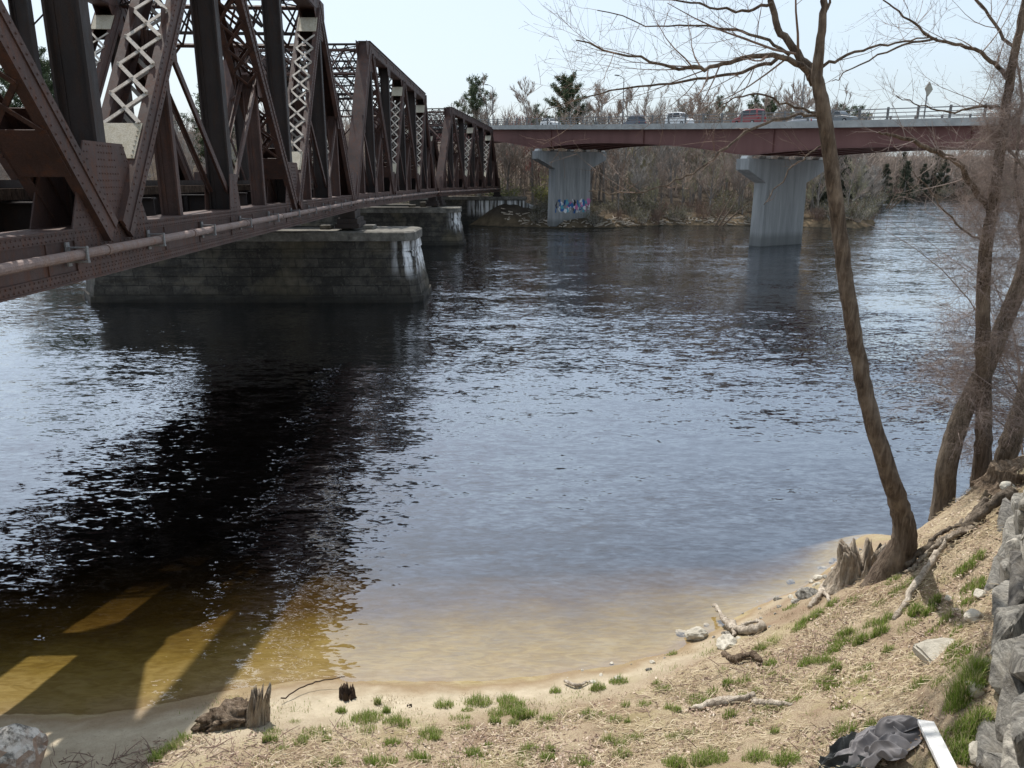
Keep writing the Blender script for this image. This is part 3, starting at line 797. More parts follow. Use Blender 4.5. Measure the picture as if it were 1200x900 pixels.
def smooth_path(pts, n=5, jit=0., r=None):
    pts = [V(p) for p in pts]
    q = [pts[0] * 2 - pts[1]] + pts + [pts[-1] * 2 - pts[-2]]; out = []
    for i in range(1, len(q) - 2):
        a, b, c, d = q[i - 1:i + 3]
        for k in range(n):
            t_ = k / n
            p = .5 * ((2 * b) + (c - a) * t_ + (2 * a - 5 * b + 4 * c - d) * t_ * t_ + (3 * b - a - 3 * c + d) * t_ ** 3)
            if jit: p = p + V((r.gauss(0, jit), r.gauss(0, jit), r.gauss(0, jit)))
            out.append(p)
    out.append(pts[-1]); return out
road_pier('concrete pier with graffiti at its foot, standing on the far bank', 0., .9, True)
road_pier('plain concrete hammerhead pier standing in the river', LAB, -2.)
road_pier('concrete pier of the road bridge near the right bank', LAB * 2, -2.)

# vehicles
def car(kind, pmat, label, s_, off, flip=1, van=False):
    p = rb(s_, off, deck_z(s_) + .055); rz = math.atan2(D.y, D.x) + (0 if flip > 0 else math.pi)
    T = thing(kind, label, 'van' if kind == 'passenger_van' else 'car', p, rz, 'vehicles on the road bridge')
    Wd = .88
    L_ = 2.2
    if van: low = [(-L_, .32), (-L_ - .04, .95), (-L_ + .02, 1.05), (.95, 1.05), (1.95, .88), (L_ + .08, .7), (L_ + .08, .32)]; gh = [(-2.12, 1.053), (-2.0, 1.62), (-1.8, 1.74), (.1, 1.74), (.5, 1.64), (1.25, 1.053)]
    else: low = [(-L_, .32), (-L_ - .02, .85), (-L_ + .1, .95), (.95, .95), (1.9, .82), (L_ + .05, .65), (L_ + .05, .32)]; gh = [(-1.95, .953), (-1.35, 1.38), (-.9, 1.46), (.1, 1.46), (.35, 1.41), (1.1, .953)]
    m = MB()
    ins = [.0, .04, .06]
    def shell(prof, wl, wu, zl, zu):
        n = len(prof); vs = []
        for sg in (-1, 1):
            for x, z in prof:
                f = (z - zl) / (zu - zl); vs.append((x, sg * (wl + (wu - wl) * f), z))
        return vs, [tuple(range(n)), tuple(range(n, 2 * n))[::-1]] + [(i, n + i, n + (i + 1) % n, (i + 1) % n) for i in range(n)]
    m.add(*shell(low, Wd, Wd - .05, .32, 1.05)); rz_ = gh[2][1]
    m.add(*shell(gh, Wd - .06, Wd - .22, gh[0][1], rz_)); b = bevel(m.build('body', pmat, T), .05, 3)
    # glass
    g = MB()
    z0, z1 = gh[0][1] + .07, rz_ - .1
    xa = gh[0][0] + .25; xb = gh[-1][0] - .35
    for sg in (-1, 1):
        def gp(x, z): f = (z - gh[0][1]) / (rz_ - gh[0][1]); return (x, sg * (Wd - .06 - .16 * f + .008), z)
        for u0, u1 in ((xa, -.75), (-.65, xb)):
            k = .28 if u1 == xb else .02; k0 = .18 if u0 == xa else 0.02
            g.prism([gp(u0, z0), gp(u1, z0), gp(u1 - k, z1), gp(u0 + k0, z1)], (0, sg * .006, 0))
    for (xA, zA), (xB, zB) in ((gh[-1], gh[-2]), (gh[0], gh[1])):
        sgn = 1 if xA > 0 else -1
        q = [(xA + (xB - xA) * .1 + sgn * .012, y_, zA + (zB - zA) * .1) for y_ in (-.72, .72)] + [(xA + (xB - xA) * .88 + sgn * .012, y_, zA + (zB - zA) * .88) for y_ in (.62, -.62)]
        g.prism(q, (sgn * .008, 0, .004))
    g.build('window', 'car_glass', T)
    for x in (-1.35, 1.38):
        for sg in (-1, 1):
            m = MB(); m.tube([(x, sg * (Wd - .2), .33), (x, sg * (Wd + .015), .33)], .33, 16); wh = m.build('wheel', 'tyre_rubber', T)
            m = MB(); m.tube([(x, sg * (Wd + .005), .33), (x, sg * (Wd + .03), .33)], .2, 12); m.build('rim', 'wheel_rim', wh)
    for sg in (-1, 1):
        m = MB(); m.box((L_ - .04, sg * .62 - .16, .62), (L_ + .1, sg * .62 + .16, .76)); bevel(m.build('headlight', 'lamp_lens', T), .03)
        m = MB(); m.box((-L_ - .07, sg * .7 - .1, .72), (-L_ + .04, sg * .7 + .1, .92)); bevel(m.build('tail_light', 'tail_lens', T), .03)
    T.scale = (.8, .8, 1.0) if van else (.78, .78, .92)
    return T
def s_for(px, off):
    # distance along the deck that is seen at a pixel column
    best = min(np.arange(S0, S1, .25), key=lambda q: abs((600 + 900 * rb(q, off, 0).x / (rb(q, off, 0).y * CP + (H - deck_z(q)) * SP)) - px))
    return float(best)
car('passenger_car', 'paint_white', 'white low car at the left end of the road bridge, half hidden by the rails', s_for(645, 3.5), 3.5)
car('passenger_car', 'paint_blue', 'dark car between the white low car and the white van', s_for(742, 9), 9, -1, True)
car('passenger_van', 'paint_white', 'tall white van with dark windows on the road bridge', s_for(795, 3.5), 3.5, 1, True)
car('passenger_car', 'paint_red', 'red car on the road bridge beside the tree trunk, behind the white van', s_for(876, 3.5), 3.5, -1, True)
car('passenger_car', 'paint_grey', 'grey car directly right of the tall leaning trunk', s_for(983, 3.5), 3.5, 1, False)
car('passenger_car', 'paint_silver', 'silver car on the far lane close left of the leaning trunk', s_for(938, 9), 9, -1, False)

def lamp_post(px, off, h, arm, label):
    s_ = s_for(px, off); p = rb(s_, off, deck_z(s_) + .3)
    T = thing('street_lamp', label, 'street lamp', p, math.atan2(N.y, N.x), 'street lamps along the road bridge')
    m = MB(); m.tube([(0, 0, 0), (0, 0, h)], [.11, .06], 8); m.build('pole', 'grey_metal', T)
    m = MB(); m.tube(smooth_path([(0, 0, h - .1), (arm * .4, 0, h + .25), (arm, 0, h + .3)], 4), .04, 6); m.build('arm', 'grey_metal', T)
    m = MB(); m.prism([(arm - .1, -.16, h + .28), (arm + .6, -.13, h + .26), (arm + .6, .13, h + .26), (arm - .1, .16, h + .28)], (0, 0, .14)); bevel(m.build('lamp_head', 'grey_metal', T), .03)
lamp_post(578, WID, 7.4, -1.6, 'street lamp post at the left end of the road bridge above the truss')
lamp_post(729, WID, 7.0, -1.6, 'street lamp post midway between the two road bridge piers')
lamp_post(938, WID, 6.2, -1.6, 'street lamp post seen just left of the tall leaning trunk')
s_ = s_for(1083, 0); p = rb(s_, -.1, deck_z(s_) + .35)
T = thing('road_sign', 'diamond-shaped sign on a short pole at the right end of the road bridge', 'road sign', p, math.atan2(D.y, D.x))
m = MB(); m.tube([(0, 0, 0), (0, 0, 2.6)], .06, 8); m.build('pole', 'grey_metal', T)
m = MB(); m.prism([(.08, 0, 1.7), (.08, .6, 2.3), (.08, 0, 2.9), (.08, -.6, 2.3)], (.03, 0, 0)); bevel(m.build('sign_panel', 'sign_back', T), .01)

# ------------------------------------------------------------------ far trees
def rvec(r): 
    while True:
        v = V((r.uniform(-1, 1), r.uniform(-1, 1), r.uniform(-1, 1)))
        if .05 < v.length < 1: return v.normalized()
def curve_from(p, d, L, r, n=4, wander=.25, up=.1):
    pts = [V(p)]; d = V(d).normalized()
    for i in range(n):
        d = (d + rvec(r) * wander + V((0, 0, up))).normalized(); pts.append(pts[-1] + d * (L / n))
    return pts
def bare_proto(seed, h, spread, twig, nl=20, thick=1.0, stems=1):
    r = random.Random(seed); tk = MB(); cr = MB()
    for s_ in range(stems):
        base = V((r.uniform(-.4, .4), r.uniform(-.4, .4), -.4)) if stems > 1 else V((0, 0, -.4))
        tp = curve_from(base, (r.uniform(-.1, .1) * stems, r.uniform(-.1, .1) * stems, 1), h * .92, r, 7, .10, .1)
        rr = [(.014 * h * thick) * (1 - .86 * i / 7) for i in range(8)]
        tk.tube(tp, rr, 6)
        for k in range(nl):
            f = r.uniform(.22, .98); i = min(6, int(f * 7)); p = tp[i].lerp(tp[i + 1], f * 7 - i)
            az = r.uniform(0, 6.283); el = r.uniform(.5, 1.25)
            d = V((math.cos(az) * math.cos(el), math.sin(az) * math.cos(el), math.sin(el)))
            L = spread * h * (1.08 - f * .75) * r.uniform(.6, 1.1)
            lp = curve_from(p, d, L, r, 4, .22, .14); r0 = rr[i] * .45
            tk.tube(lp, [r0, r0 * .75, r0 * .5, r0 * .3, .012], 4, False)
            for q in range(8):
                g = r.uniform(.25, 1); j = min(3, int(g * 4)); p2 = lp[j].lerp(lp[j + 1], g * 4 - j)
                d2 = ((lp[j + 1] - lp[j]).normalized() + rvec(r) * .8 + V((0, 0, .3))).normalized(); L2 = L * r.uniform(.25, .5)
                sp = curve_from(p2, d2, L2, r, 3, .25, .12); cr.tube(sp, [.04, .032, .024, .014], 3, False)
                for u in range(8):
                    g2 = r.uniform(.2, 1); j2 = min(2, int(g2 * 3)); p3 = sp[j2].lerp(sp[j2 + 1], g2 * 3 - j2)
                    d3 = ((sp[j2 + 1] - sp[j2]).normalized() + rvec(r) * .8 + V((0, 0, .25))).normalized()
                    sq = curve_from(p3, d3, L2 * r.uniform(.3, .7), r, 2, .2, .1); cr.tube(sq, [.021, .016, .009], 3, False)
    T = thing('bare_tree', 'bare grey-brown tree in the leafless woods on the far bank', 'tree', (0, 0, 0), 0, 'bare trees on the far bank')
    tk.build('trunk', 'bark_far', T); cr.build('crown', twig, T)
    return T
def leaf_quad(m, c, r, a, b):
    u = rvec(r); w_ = u.orthogonal().normalized()
    q = r.uniform(0, 6.28); w2 = (w_ * math.cos(q) + u.cross(w_) * math.sin(q)); w3 = u.cross(w2) if False else u
    m.add([c - w2 * a - w3 * b, c + w2 * a - w3 * b, c + w2 * a * .6 + w3 * b, c - w2 * a * .6 + w3 * b], [(0, 1, 2, 3)])
def pine_proto(seed, h, wid, base, mat='pine_needles', loose=.5, fir=False, dens=1.):
    r = random.Random(seed); tk = MB(); cr = MB()
    tp = curve_from((0, 0, -.5), (0, 0, 1), h, r, 7, .03, .1); rr = [.017 * h * (1 - .9 * i / 7) + .02 for i in range(8)]
    tk.tube(tp, rr, 7)
    nb = int((1 - base) * h * (3.2 if not fir else 4.5))
    for k in range(nb):
        f = base + (1 - base) * (k + r.random()) / nb
        i = min(6, int(f * 7)); p = tp[i].lerp(tp[i + 1], min(1, f * 7 - i))
        g = (f - base) / (1 - base)
        prof = (1 - g) ** .8 if fir else max(.3, 1.05 - abs(g - .35) ** 1.5 * 1.5)
        L = wid * max(.1, prof) * r.uniform(1 - loose, 1.1)
        az = r.uniform(0, 6.283); el = (-.1 if fir else .15) + r.uniform(-.15, .3) + .5 * g
        d = V((math.cos(az) * math.cos(el), math.sin(az) * math.cos(el), math.sin(el)))
        bp = curve_from(p, d, L, r, 3, .12, .05 if not fir else -.03); tk.tube(bp, [.06, .045, .03, .012], 4, False)
        nc = max(4, int(L * 4.2 * dens))
        for c in range(nc):
            t_ = r.uniform(.2, 1.02); j = min(2, int(t_ * 3)); q = bp[j].lerp(bp[j + 1], t_ * 3 - j) + rvec(r) * r.uniform(0, .5)
            for _ in range(16): leaf_quad(cr, q + rvec(r) * r.uniform(0, .6), r, .05, .2)
    T = thing('pine_tree', 'x', 'tree', (0, 0, 0), 0)
    tk.build('trunk', 'bark_far', T); cr.build('crown', mat, T)
    return T
def shrub_proto(seed, h, wid, mat, leaves, name='shrub', stem='twig_far'):
    r = random.Random(seed); tk = MB(); cr = MB()
    for k in range(26):
        az = r.uniform(0, 6.283); el = r.uniform(.55, 1.5); d = V((math.cos(az) * math.cos(el), math.sin(az) * math.cos(el), math.sin(el)))
        bp = curve_from((r.uniform(-.4, .4) * wid, r.uniform(-.4, .4) * wid, -.2), d, h * r.uniform(.6, 1.1), r, 4, .2, .1); tk.tube(bp, [.03, .025, .02, .014, .007], 3, False)
        for q in range(12):
            g = r.uniform(.25, 1); j = min(3, int(g * 4)); p2 = bp[j].lerp(bp[j + 1], g * 4 - j)
            sp = curve_from(p2, (bp[j + 1] - bp[j]).normalized() + rvec(r) * .9, h * r.uniform(.15, .35), r, 2, .3, .05)
            tk.tube(sp, [.014, .011, .006], 3, False)
            for _ in range(leaves): leaf_quad(cr, sp[r.randrange(1, 3)] + rvec(r) * r.uniform(0, .4), r, .05, .09)
    T = thing(name, 'x', 'shrub', (0, 0, 0), 0)
    tk.build('stems', stem, T)
    if cr.v: cr.build('foliage', mat, T)
    return T

protos = [bare_proto(21, 15, .34, 'twig_far', 20), bare_proto(22, 17, .38, 'twig_brown', 22, .9), bare_proto(23, 13, .40, 'twig_far', 18, 1.1), bare_proto(24, 16, .36, 'twig_brown', 18, .8), bare_proto(25, 11, .36, 'twig_olive', 11, .7, 2)]
red = bare_proto(26, 12, .38, 'twig_red', 20, .8); red['label'] = 'reddish budding tree among the grey trees behind the road bridge'; red['group'] = 'reddish budding trees behind the bridge'
used = set()
def put(proto, x, y, sc=1., label=None, group=None, rz=None):
    z = gz(x, y) - .1
    rz = rnd.uniform(0, 6.28) if rz is None else rz
    s_ = sc if isinstance(sc, tuple) else (sc * rnd.uniform(.9, 1.1),) * 2 + (sc,)
    if proto.name not in used:
        used.add(proto.name); proto.location = (x, y, z); proto.rotation_euler = (0, 0, rz); proto.scale = s_
        if label: proto['label'] = label
        if group: proto['group'] = group
        return proto
    return dup(proto, (x, y, z), rz, s_, label, group)
def under_bridge(x, y):
    q = V((x, y, 0)) - PA; o = q.dot(N); return -2 < o < WID + 2
def yb(x): return float(np.interp(x, BX, BY))
n_t = 0
for row, (d0, d1, step) in enumerate(((3, 8, 3.3), (8, 16, 3.0), (16, 26, 3.2), (26, 40, 4.2), (40, 60, 5.))):
    x = -95. - row * 2
    while x < 66:
        xx = x + rnd.uniform(-1.6, 1.6); d = rnd.uniform(d0, d1); yy = yb(xx) + d
        x += step * rnd.uniform(.75, 1.25) * (2.6 if x < -25 else 1)
        if under_bridge(xx, yy): continue
        if row == 0 and -10 < xx < 14: continue
        if -22 < xx < 4 and yy < 140: continue
        put(rnd.choice(protos), xx, yy, (rnd.uniform(.6, .95) if row < 2 else rnd.uniform(1.1, 1.42))); n_t += 1
for x, y in ((70, 158), (76, 166), (84, 182), (92, 196), (99, 210), (106, 226), (112, 262), (118, 300), (128, 312), (140, 324), (155, 330), (170, 334), (186, 336), (200, 338), (80, 188), (92, 214), (104, 250), (66, 164), (72, 178), (215, 340), (232, 342), (250, 344)):
    put(rnd.choice(protos), x, y + 4, rnd.uniform(.55, .75)); n_t += 1
for px, Y, sc in ((610, 168, 1.3), (626, 172, 1.25), (634, 164, 1.05), (598, 176, 1.2), (718, 176, 1.1), (735, 182, 1.1)):
    q = at_y(px, 150, Y); put(red, q.x, q.y, sc)
pineA = pine_proto(31, 22, 5.2, .55, loose=.7, dens=1.1)
pineB = pine_proto(32, 24, 7.6, .34, loose=.35, dens=1.7)
pineC = pine_proto(33, 17, 3.8, .30, loose=.5, dens=1.0)
fir = pine_proto(34, 12, 3.9, .06, 'fir_needles', .3, True, 1.5)
def put_px(proto, px, ptop, Y, hgt, label, group=None):
    q = at_y(px, ptop, Y); z = gz(q.x, Y); return put(proto, q.x, Y, (q.z - z) / hgt, label, group)
put_px(pineA, 560, 88, 165, 22, 'tall sparse pine standing above the far end of the truss bridge')
put_px(pineB, 668, 90, 158, 24, 'broad dense pine rising behind the left half of the road bridge')
put_px(pineC, 628, 122, 200, 17, 'small pine just left of the broad dense pine')
G = 'distant pines behind the road bridge'
for px, pt, Y, pr, hh in ((800, 122, 210, pineC, 17), (843, 112, 200, pineC, 17), (860, 122, 215, pineA, 22), (886, 110, 205, pineC, 17), (905, 116, 215, pineB, 24), (925, 124, 210, pineC, 17), (982, 122, 220, pineC, 17), (994, 124, 226, pineA, 22), (1006, 124, 222, pineC, 17), (1018, 133, 230, pineC, 17), (830, 126, 220, pineB, 24)):
    put_px(pr, px, pt, Y, hh, 'distant dark pine showing above the road bridge deck', G)
for px, pt, Y, pr, hh in ((32, 62, 150, pineB, 24), (52, 72, 155, pineC, 17), (12, 70, 158, pineA, 22), (240, 100, 165, pineC, 17), (275, 112, 170, pineB, 24)):
    put_px(pr, px, pt, Y, hh, 'pine on the far bank glimpsed through the truss members', 'pines seen through the truss')
GF = 'dark firs at the far river bend'
for px, pt, Y, sc in ((990, 168, 134, 1), (1010, 186, 152, 1), (978, 200, 128, 1), (968, 190, 134, 1), (1040, 190, 236, 1), (1065, 186, 300, 1), (1085, 190, 326, 1), (1110, 182, 330, 1), (1140, 186, 332, 1), (1020, 200, 172, 1), (1170, 184, 336, 1), (1060, 176, 340, 1), (1100, 172, 345, 1), (1130, 176, 345, 1)):
    put_px(fir, px, pt, Y, 12, 'dark fir at the far bank where the river bends away', GF)
shY = shrub_proto(41, 3.2, 1.6, 'spring_leaves', 5); shD = shrub_proto(42, 2.6, 2.0, 'dull_leaves', 2, 'shrub'); shB = shrub_proto(43, 2.6, 2.4, 'dull_leaves', 0, 'bare_shrub', 'twig_near')
for px, py, Y, sc, lb in ((592, 225, 136, 1.5, 'yellow-green leafing shrub beside the far end of the truss'), (640, 215, 139, 1.5, 'yellow-green leafing shrub left of the graffiti pier'), (745, 232, 130, 1.6, 'pale green shrub in the woods right of the graffiti pier'), (850, 240, 133, 1.5, 'pale green shrub in the woods left of the river pier'), (985, 250, 122, 1.2, 'pale green shrub right of the river pier')):
    q = at_y(px, py, Y); put(shY if py < 228 else shD, q.x, Y, sc, lb)
GB = 'leafless shrubs along the far bank'; lbB = 'leafless brown shrub along the edge of the far bank'
x = -90
while x < 66:
    for dd in (1.3, 4.5, 8.5):
        xx = x + rnd.uniform(-1, 1); yy = yb(xx) + dd + rnd.uniform(-.6, 1.5)
        q = V((xx, yy, 0)) - PA
        if -16 < xx < 3 and yy < 136: continue
        if abs(q.dot(D)) < 2.2 and -2 < q.dot(N) < 15: continue
        put(shB if rnd.random() < .5 else shD, xx, yy, rnd.uniform(.6, 1.15), lbB, GB)
    x += 3.1 if x > -30 else 6
for i in range(30):
    f = i / 29; xx = 66 + f * 190; put(shD if i % 2 else shB, xx, yb(xx) + 2.5, 1.6, lbB, GB)
# distant woods reading as one mass, behind the individual trees
r = random.Random(77); m = MB()
for i in range(2300):
    xx = r.uniform(-190, 300); d = r.uniform(30, 110) if xx < 70 else r.uniform(4, 40); yy = yb(xx) + d; z = gz(xx, yy)
    h_ = r.uniform(8, 14) if xx < 70 else r.uniform(12, 19)
    tp = curve_from((xx, yy, z - .3), (r.uniform(-.1, .1), 0, 1), h_, r, 3, .08, .1); m.tube(tp, [.17, .12, .08, .03], 3, False)
    for k in range(22):
        f = r.uniform(.2, 1); j = min(2, int(f * 3)); p = tp[j].lerp(tp[j + 1], f * 3 - j)
        az = r.uniform(0, 6.28); sp = curve_from(p, (math.cos(az), math.sin(az), r.uniform(.5, 1.5)), h_ * r.uniform(.15, .3), r, 2, .3, .15); m.tube(sp, [.075, .05, .02], 3, False)
o = m.build('distant_woods', 'twig_brown', kind='stuff')
o['label'] = 'grey leafless woods far back behind the river trees'; o['category'] = 'woods'
# fallen stems at the far water edge
for px, py, Y, lean, lb in ((838, 262, 122, 3.2, 'thin dark dead tree leaning over the water left of the river pier'), (1040, 236, 200, 2, 'dead leaning tree at the far bend')):
    q = at_y(px, py, Y); m = MB(); rr_ = random.Random(5)
    for k in range(3):
        pts = curve_from((q.x + k * .6, q.y, .2), (.5 + .25 * k, -.1, 1), 8 - k, rr_, 5, .08, .03); m.tube(pts, [.16, .14, .11, .08, .05, .02], 6)
    tag(m.build('dead_tree', 'bark_brown', base=(q.x, q.y, 0.)), lb, 'dead tree')
# distant white roofs under the bridge at right
q = at_y(1148, 182, 330); T = thing('distant_shed', 'long white-roofed shed far behind the right end of the road bridge', 'shed', (q.x, 352, gz(q.x, 352)))
m = MB(); m.box((-9, -5, -1), (9, 5, 5)); m.build('wall', 'deck_concrete', T)
m = MB(); m.prism([(-10, -6, 5.003), (-10, 6, 5.003), (-10, 0, 7.5)], (20, 0, 0)); m.build('roof', 'roof_white', T)
for k in range(4): m = MB(); m.box((-8 + k * 4, -5.05, 2), (-6 + k * 4, -4.97, 4)); m.build('window', 'car_glass', T)

# pale driftwood and stones along the far bank foot
r = random.Random(9)
m = MB()
for i in range(260):
    px = r.uniform(590, 900); xx = at_y(px, 260, 122).x; yy = yb(xx) + r.uniform(.2, 2.6); z = gz(xx, yy)
    a = r.uniform(0, 3.14); L_ = r.uniform(.3, 1.6); d = V((math.cos(a), math.sin(a) * .6, r.uniform(-.1, .35)))
    m.bar(V((xx, yy, z + .12)), V((xx, yy, z + .12)) + d * L_, V((-d.y, d.x, 0)), r.uniform(.05, .2), V((0, 0, 1)), r.uniform(.05, .2))
o = m.build('bank_debris', 'driftwood', kind='stuff'); o['label'] = 'pale driftwood and rubble strewn along the foot of the far bank'; o['category'] = 'debris'

# ------------------------------------------------------------------ near trees
def twiggy(mb, pts, r0, r, depth, dens, L, droop=0., tmin=.15, spread=.9, minr=.0035):
    n = len(pts) - 1; tot = sum((b - a).length for a, b in zip(pts[:-1], pts[1:]))
    for k in range(max(1, int(tot * dens))):
        f = r.uniform(tmin, 1.0); i = min(n - 1, int(f * n)); p = pts[i].lerp(pts[i + 1], f * n - i)
        tg = (pts[i + 1] - pts[i]).normalized(); rad = max(minr, r0 * (1 - .75 * f) * .36)
        d = (tg * .75 + rvec(r) * spread + V((0, 0, .18 - droop))).normalized(); LL = L * r.uniform(.45, 1.15) * (1.1 - .5 * f)
        sp = curve_from(p, d, LL, r, 5, .16, .05 - droop * .4)
        mb.tube(sp, [rad, rad * .85, rad * .68, rad * .5, rad * .36, max(.0018, rad * .2)], 4 if rad > .006 else 3, False)
        if depth > 0: twiggy(mb, sp, rad, r, depth - 1, dens * 1.25, L * .5, droop, .2, spread, minr * .75)
def px_path(pts, Y0, dy=0., seed=1, jit=.0):
    """points (px, py, width_px) standing at distance Y0 + k*dy"""
    r = random.Random(seed); out = []; rad = []
    for i, (px, py, w_) in enumerate(pts):
        Y = Y0 + dy * i + r.uniform(-jit, jit); p = at_y(px, py, Y); out.append(p); rad.append(w_ / 900 * (p - cam.location).dot(V((0, CP, -SP))) / 2)
    return out, rad
def path_tube(mb, pts, rad, n=10, sub=5, jit=.008, r=rnd):
    sp = smooth_path(pts, sub, jit, r); m_ = len(pts) - 1; rr = []
    for i in range(len(sp)):
        f = i / sub; k = min(m_ - 1, int(f)); rr.append(rad[k] + (rad[k + 1] - rad[k]) * (f - k))
    mb.tube(sp, rr, n); return sp
def near_tree(name, label, base, trunk, limbs, barkm, seed, twigm='twig_near', dens=3.2, L=1.0, Y0=None, hang=None):
    r = random.Random(seed); tk = MB(); cr = MB()
    pts, rad = px_path(trunk, Y0, -.02, seed, .03)
    sp = path_tube(tk, pts, rad, 14, 6, .006, r)
    allp = []
    for lm, dy, dd, ll in limbs:
        lp, lr = px_path(lm, Y0, dy, seed + 5, .04); lr = [q * .8 for q in lr]; allp.append((path_tube(tk, lp, lr, 7, 5, .012, r), lr[0], dd, ll))
    for lp, r0, dd, ll in allp: twiggy(cr, lp, r0, r, 2, dd * 1.55, ll * 1.25)
    if hang:
        n_ = len(sp) - 1; seg = sp[int(n_ * hang[0]):int(n_ * hang[1])]
        twiggy(cr, seg, .02, r, 2, hang[2], hang[3], .24, 0., 1.3, .0025)
    T = thing(name, label, 'tree', base)
    for m_, nm, mt in ((tk, 'trunk', barkm), (cr, 'crown', twigm)):
        o = m_.build(nm, mt, T, smooth=True)
        for v in o.data.vertices: v.co -= V(base)
    return T
b1 = at_z(1042, 676, 1.62); Y1 = b1.y
near_tree('river_tree', 'tall leaning tree with forked top on the bank edge, in front of the river pier', b1,
    [(1020, 698, 30), (1043, 668, 36), (1059, 636, 29), (1057, 605, 24), (1045, 565, 21), (1024, 500, 19), (1008, 430, 18), (994, 350, 17.5), (983, 270, 17), (974, 190, 17), (965, 130, 16.5), (958, 90, 14), (962, 45, 10), (966, 0, 8), (968, -60, 7), (960, -140, 4)],
    [([(957, 95, 15), (938, 68, 12), (915, 38, 10), (904, 0, 9), (890, -50, 6), (870, -110, 3)], .10, 2.6, 1.5),
     ([(956, 98, 12), (925, 68, 8), (880, 67, 7), (840, 77, 6), (805, 80, 5), (750, 70, 3.5), (675, 47, 2)], -.16, 2.8, 1.3),
     ([(920, 66, 6), (880, 82, 5), (830, 92, 4), (760, 100, 3), (690, 112, 2), (640, 128, 1.2)], -.15, 2.6, 1.1),
     ([(925, 62, 5), (880, 40, 4), (830, 30, 3), (770, 30, 2), (700, 12, 1.4)], .18, 2.6, 1.1),
     ([(905, 5, 5), (870, 12, 4), (820, 5, 3), (760, -8, 2), (700, -30, 1)], .12, 2.6, 1.0),
     ([(964, 80, 5), (1000, 62, 4), (1050, 50, 3), (1090, 44, 2)], .1, 2.4, .8),
     ([(957, 134, 4), (915, 118, 3), (870, 110, 2.4), (840, 128, 1.6)], -.2, 2.8, .6),
     ([(962, 136, 4.5), (930, 136, 4), (890, 148, 4), (850, 172, 3.5), (825, 195, 3.2), (790, 212, 2.6), (745, 226, 2.2), (690, 224, 1.3)], -.3, 2.0, .8),
     ([(966, 170, 3), (940, 185, 2.4), (915, 212, 2), (895, 240, 1.2)], -.25, 2.6, .5),
     ([(968, 10, 4), (985, -20, 3), (1010, -60, 2)], .1, 2.6, 1.0)],
    'bark_brown', 51, Y0=Y1, dens=3)
b2 = at_z(1150, 558, 2.5); Y2 = b2.y
near_tree('river_tree', 'straight slender tree right of the leaning tree, with a long pale limb reaching left', b2,
    [(1150, 570, 24), (1152, 530, 18.5), (1153, 480, 17), (1152, 430, 16.5), (1152, 360, 15), (1155, 290, 14), (1163, 245, 12.5), (1170, 190, 11.5), (1177, 145, 10.5), (1185, 85, 9.5), (1197, 25, 8), (1206, -40, 7), (1214, -120, 4)],
    [([(1160, 247, 8), (1147, 228, 9), (1120, 190, 8), (1085, 172, 7), (1052, 160, 5), (1030, 155, 3)], -.1, 3.4, .8),
     ([(1184, 92, 7), (1165, 75, 6), (1135, 55, 5), (1092, 44, 4), (1065, 22, 3), (1035, 0, 2)], -.1, 3.4, .9),
     ([(1095, 45, 3.5), (1050, 56, 3), (1000, 80, 2), (975, 95, 1.2)], -.1, 2.8, .8),
     ([(1176, 127, 5), (1150, 124, 4), (1120, 131, 3), (1085, 126, 2), (1050, 112, 1.2)], -.12, 3.6, .8),
     ([(1155, 285, 4), (1120, 262, 3), (1090, 225, 2), (1070, 200, 1.2)], .12, 3.4, .9),
     ([(1190, 60, 5), (1160, 20, 4), (1130, -20, 3), (1100, -70, 2)], .1, 3, 1.0),
     ([(1175, 150, 5), (1195, 130, 4), (1230, 90, 3), (1260, 40, 2)], .1, 3, 1.0)],
    'bark_brown', 52, 'twig_pink', Y0=Y2, dens=3.5, hang=(.3, .8, 24, .85))
b3 = at_z(1104, 604, 1.75); Y3 = b3.y
near_tree('river_tree', 'thick curved grey trunk bending right behind the slender tree', b3,
    [(1104, 612, 29), (1106, 585, 24), (1110, 545, 22.5), (1122, 500, 21.5), (1140, 460, 20), (1160, 420, 19), (1178, 375, 18), (1196, 330, 18), (1215, 270, 18), (1240, 180, 14), (1255, 60, 9), (1262, -60, 4)],
    [([(1190, 350, 7), (1198, 280, 6), (1190, 200, 5), (1196, 120, 4), (1190, 40, 2)], .1, 3.4, .9),
     ([(1225, 240, 6), (1195, 190, 4), (1165, 165, 3), (1130, 165, 2)], .05, 3.5, .9)],
    'bark_grey', 53, 'twig_pink', Y0=Y3, hang=(.25, .8, 20, 1.0))
b4 = at_z(1176, 548, 2.6); Y4 = b4.y + .15
near_tree('river_tree', 'leaning trunk cut off by the right edge, beside the root stump', (b4.x, Y4, b4.z),
    [(1174, 556, 26), (1180, 530, 23), (1192, 495, 22), (1206, 455, 21), (1226, 390, 19), (1250, 300, 15), (1270, 150, 10), (1280, 0, 5)],
    [([(1212, 430, 5), (1204, 360, 4), (1198, 290, 3), (1204, 210, 2)], .1, 3.2, .8)],
    'bark_grey', 54, 'twig_pink', Y0=Y4, hang=(.2, .7, 14, .95))
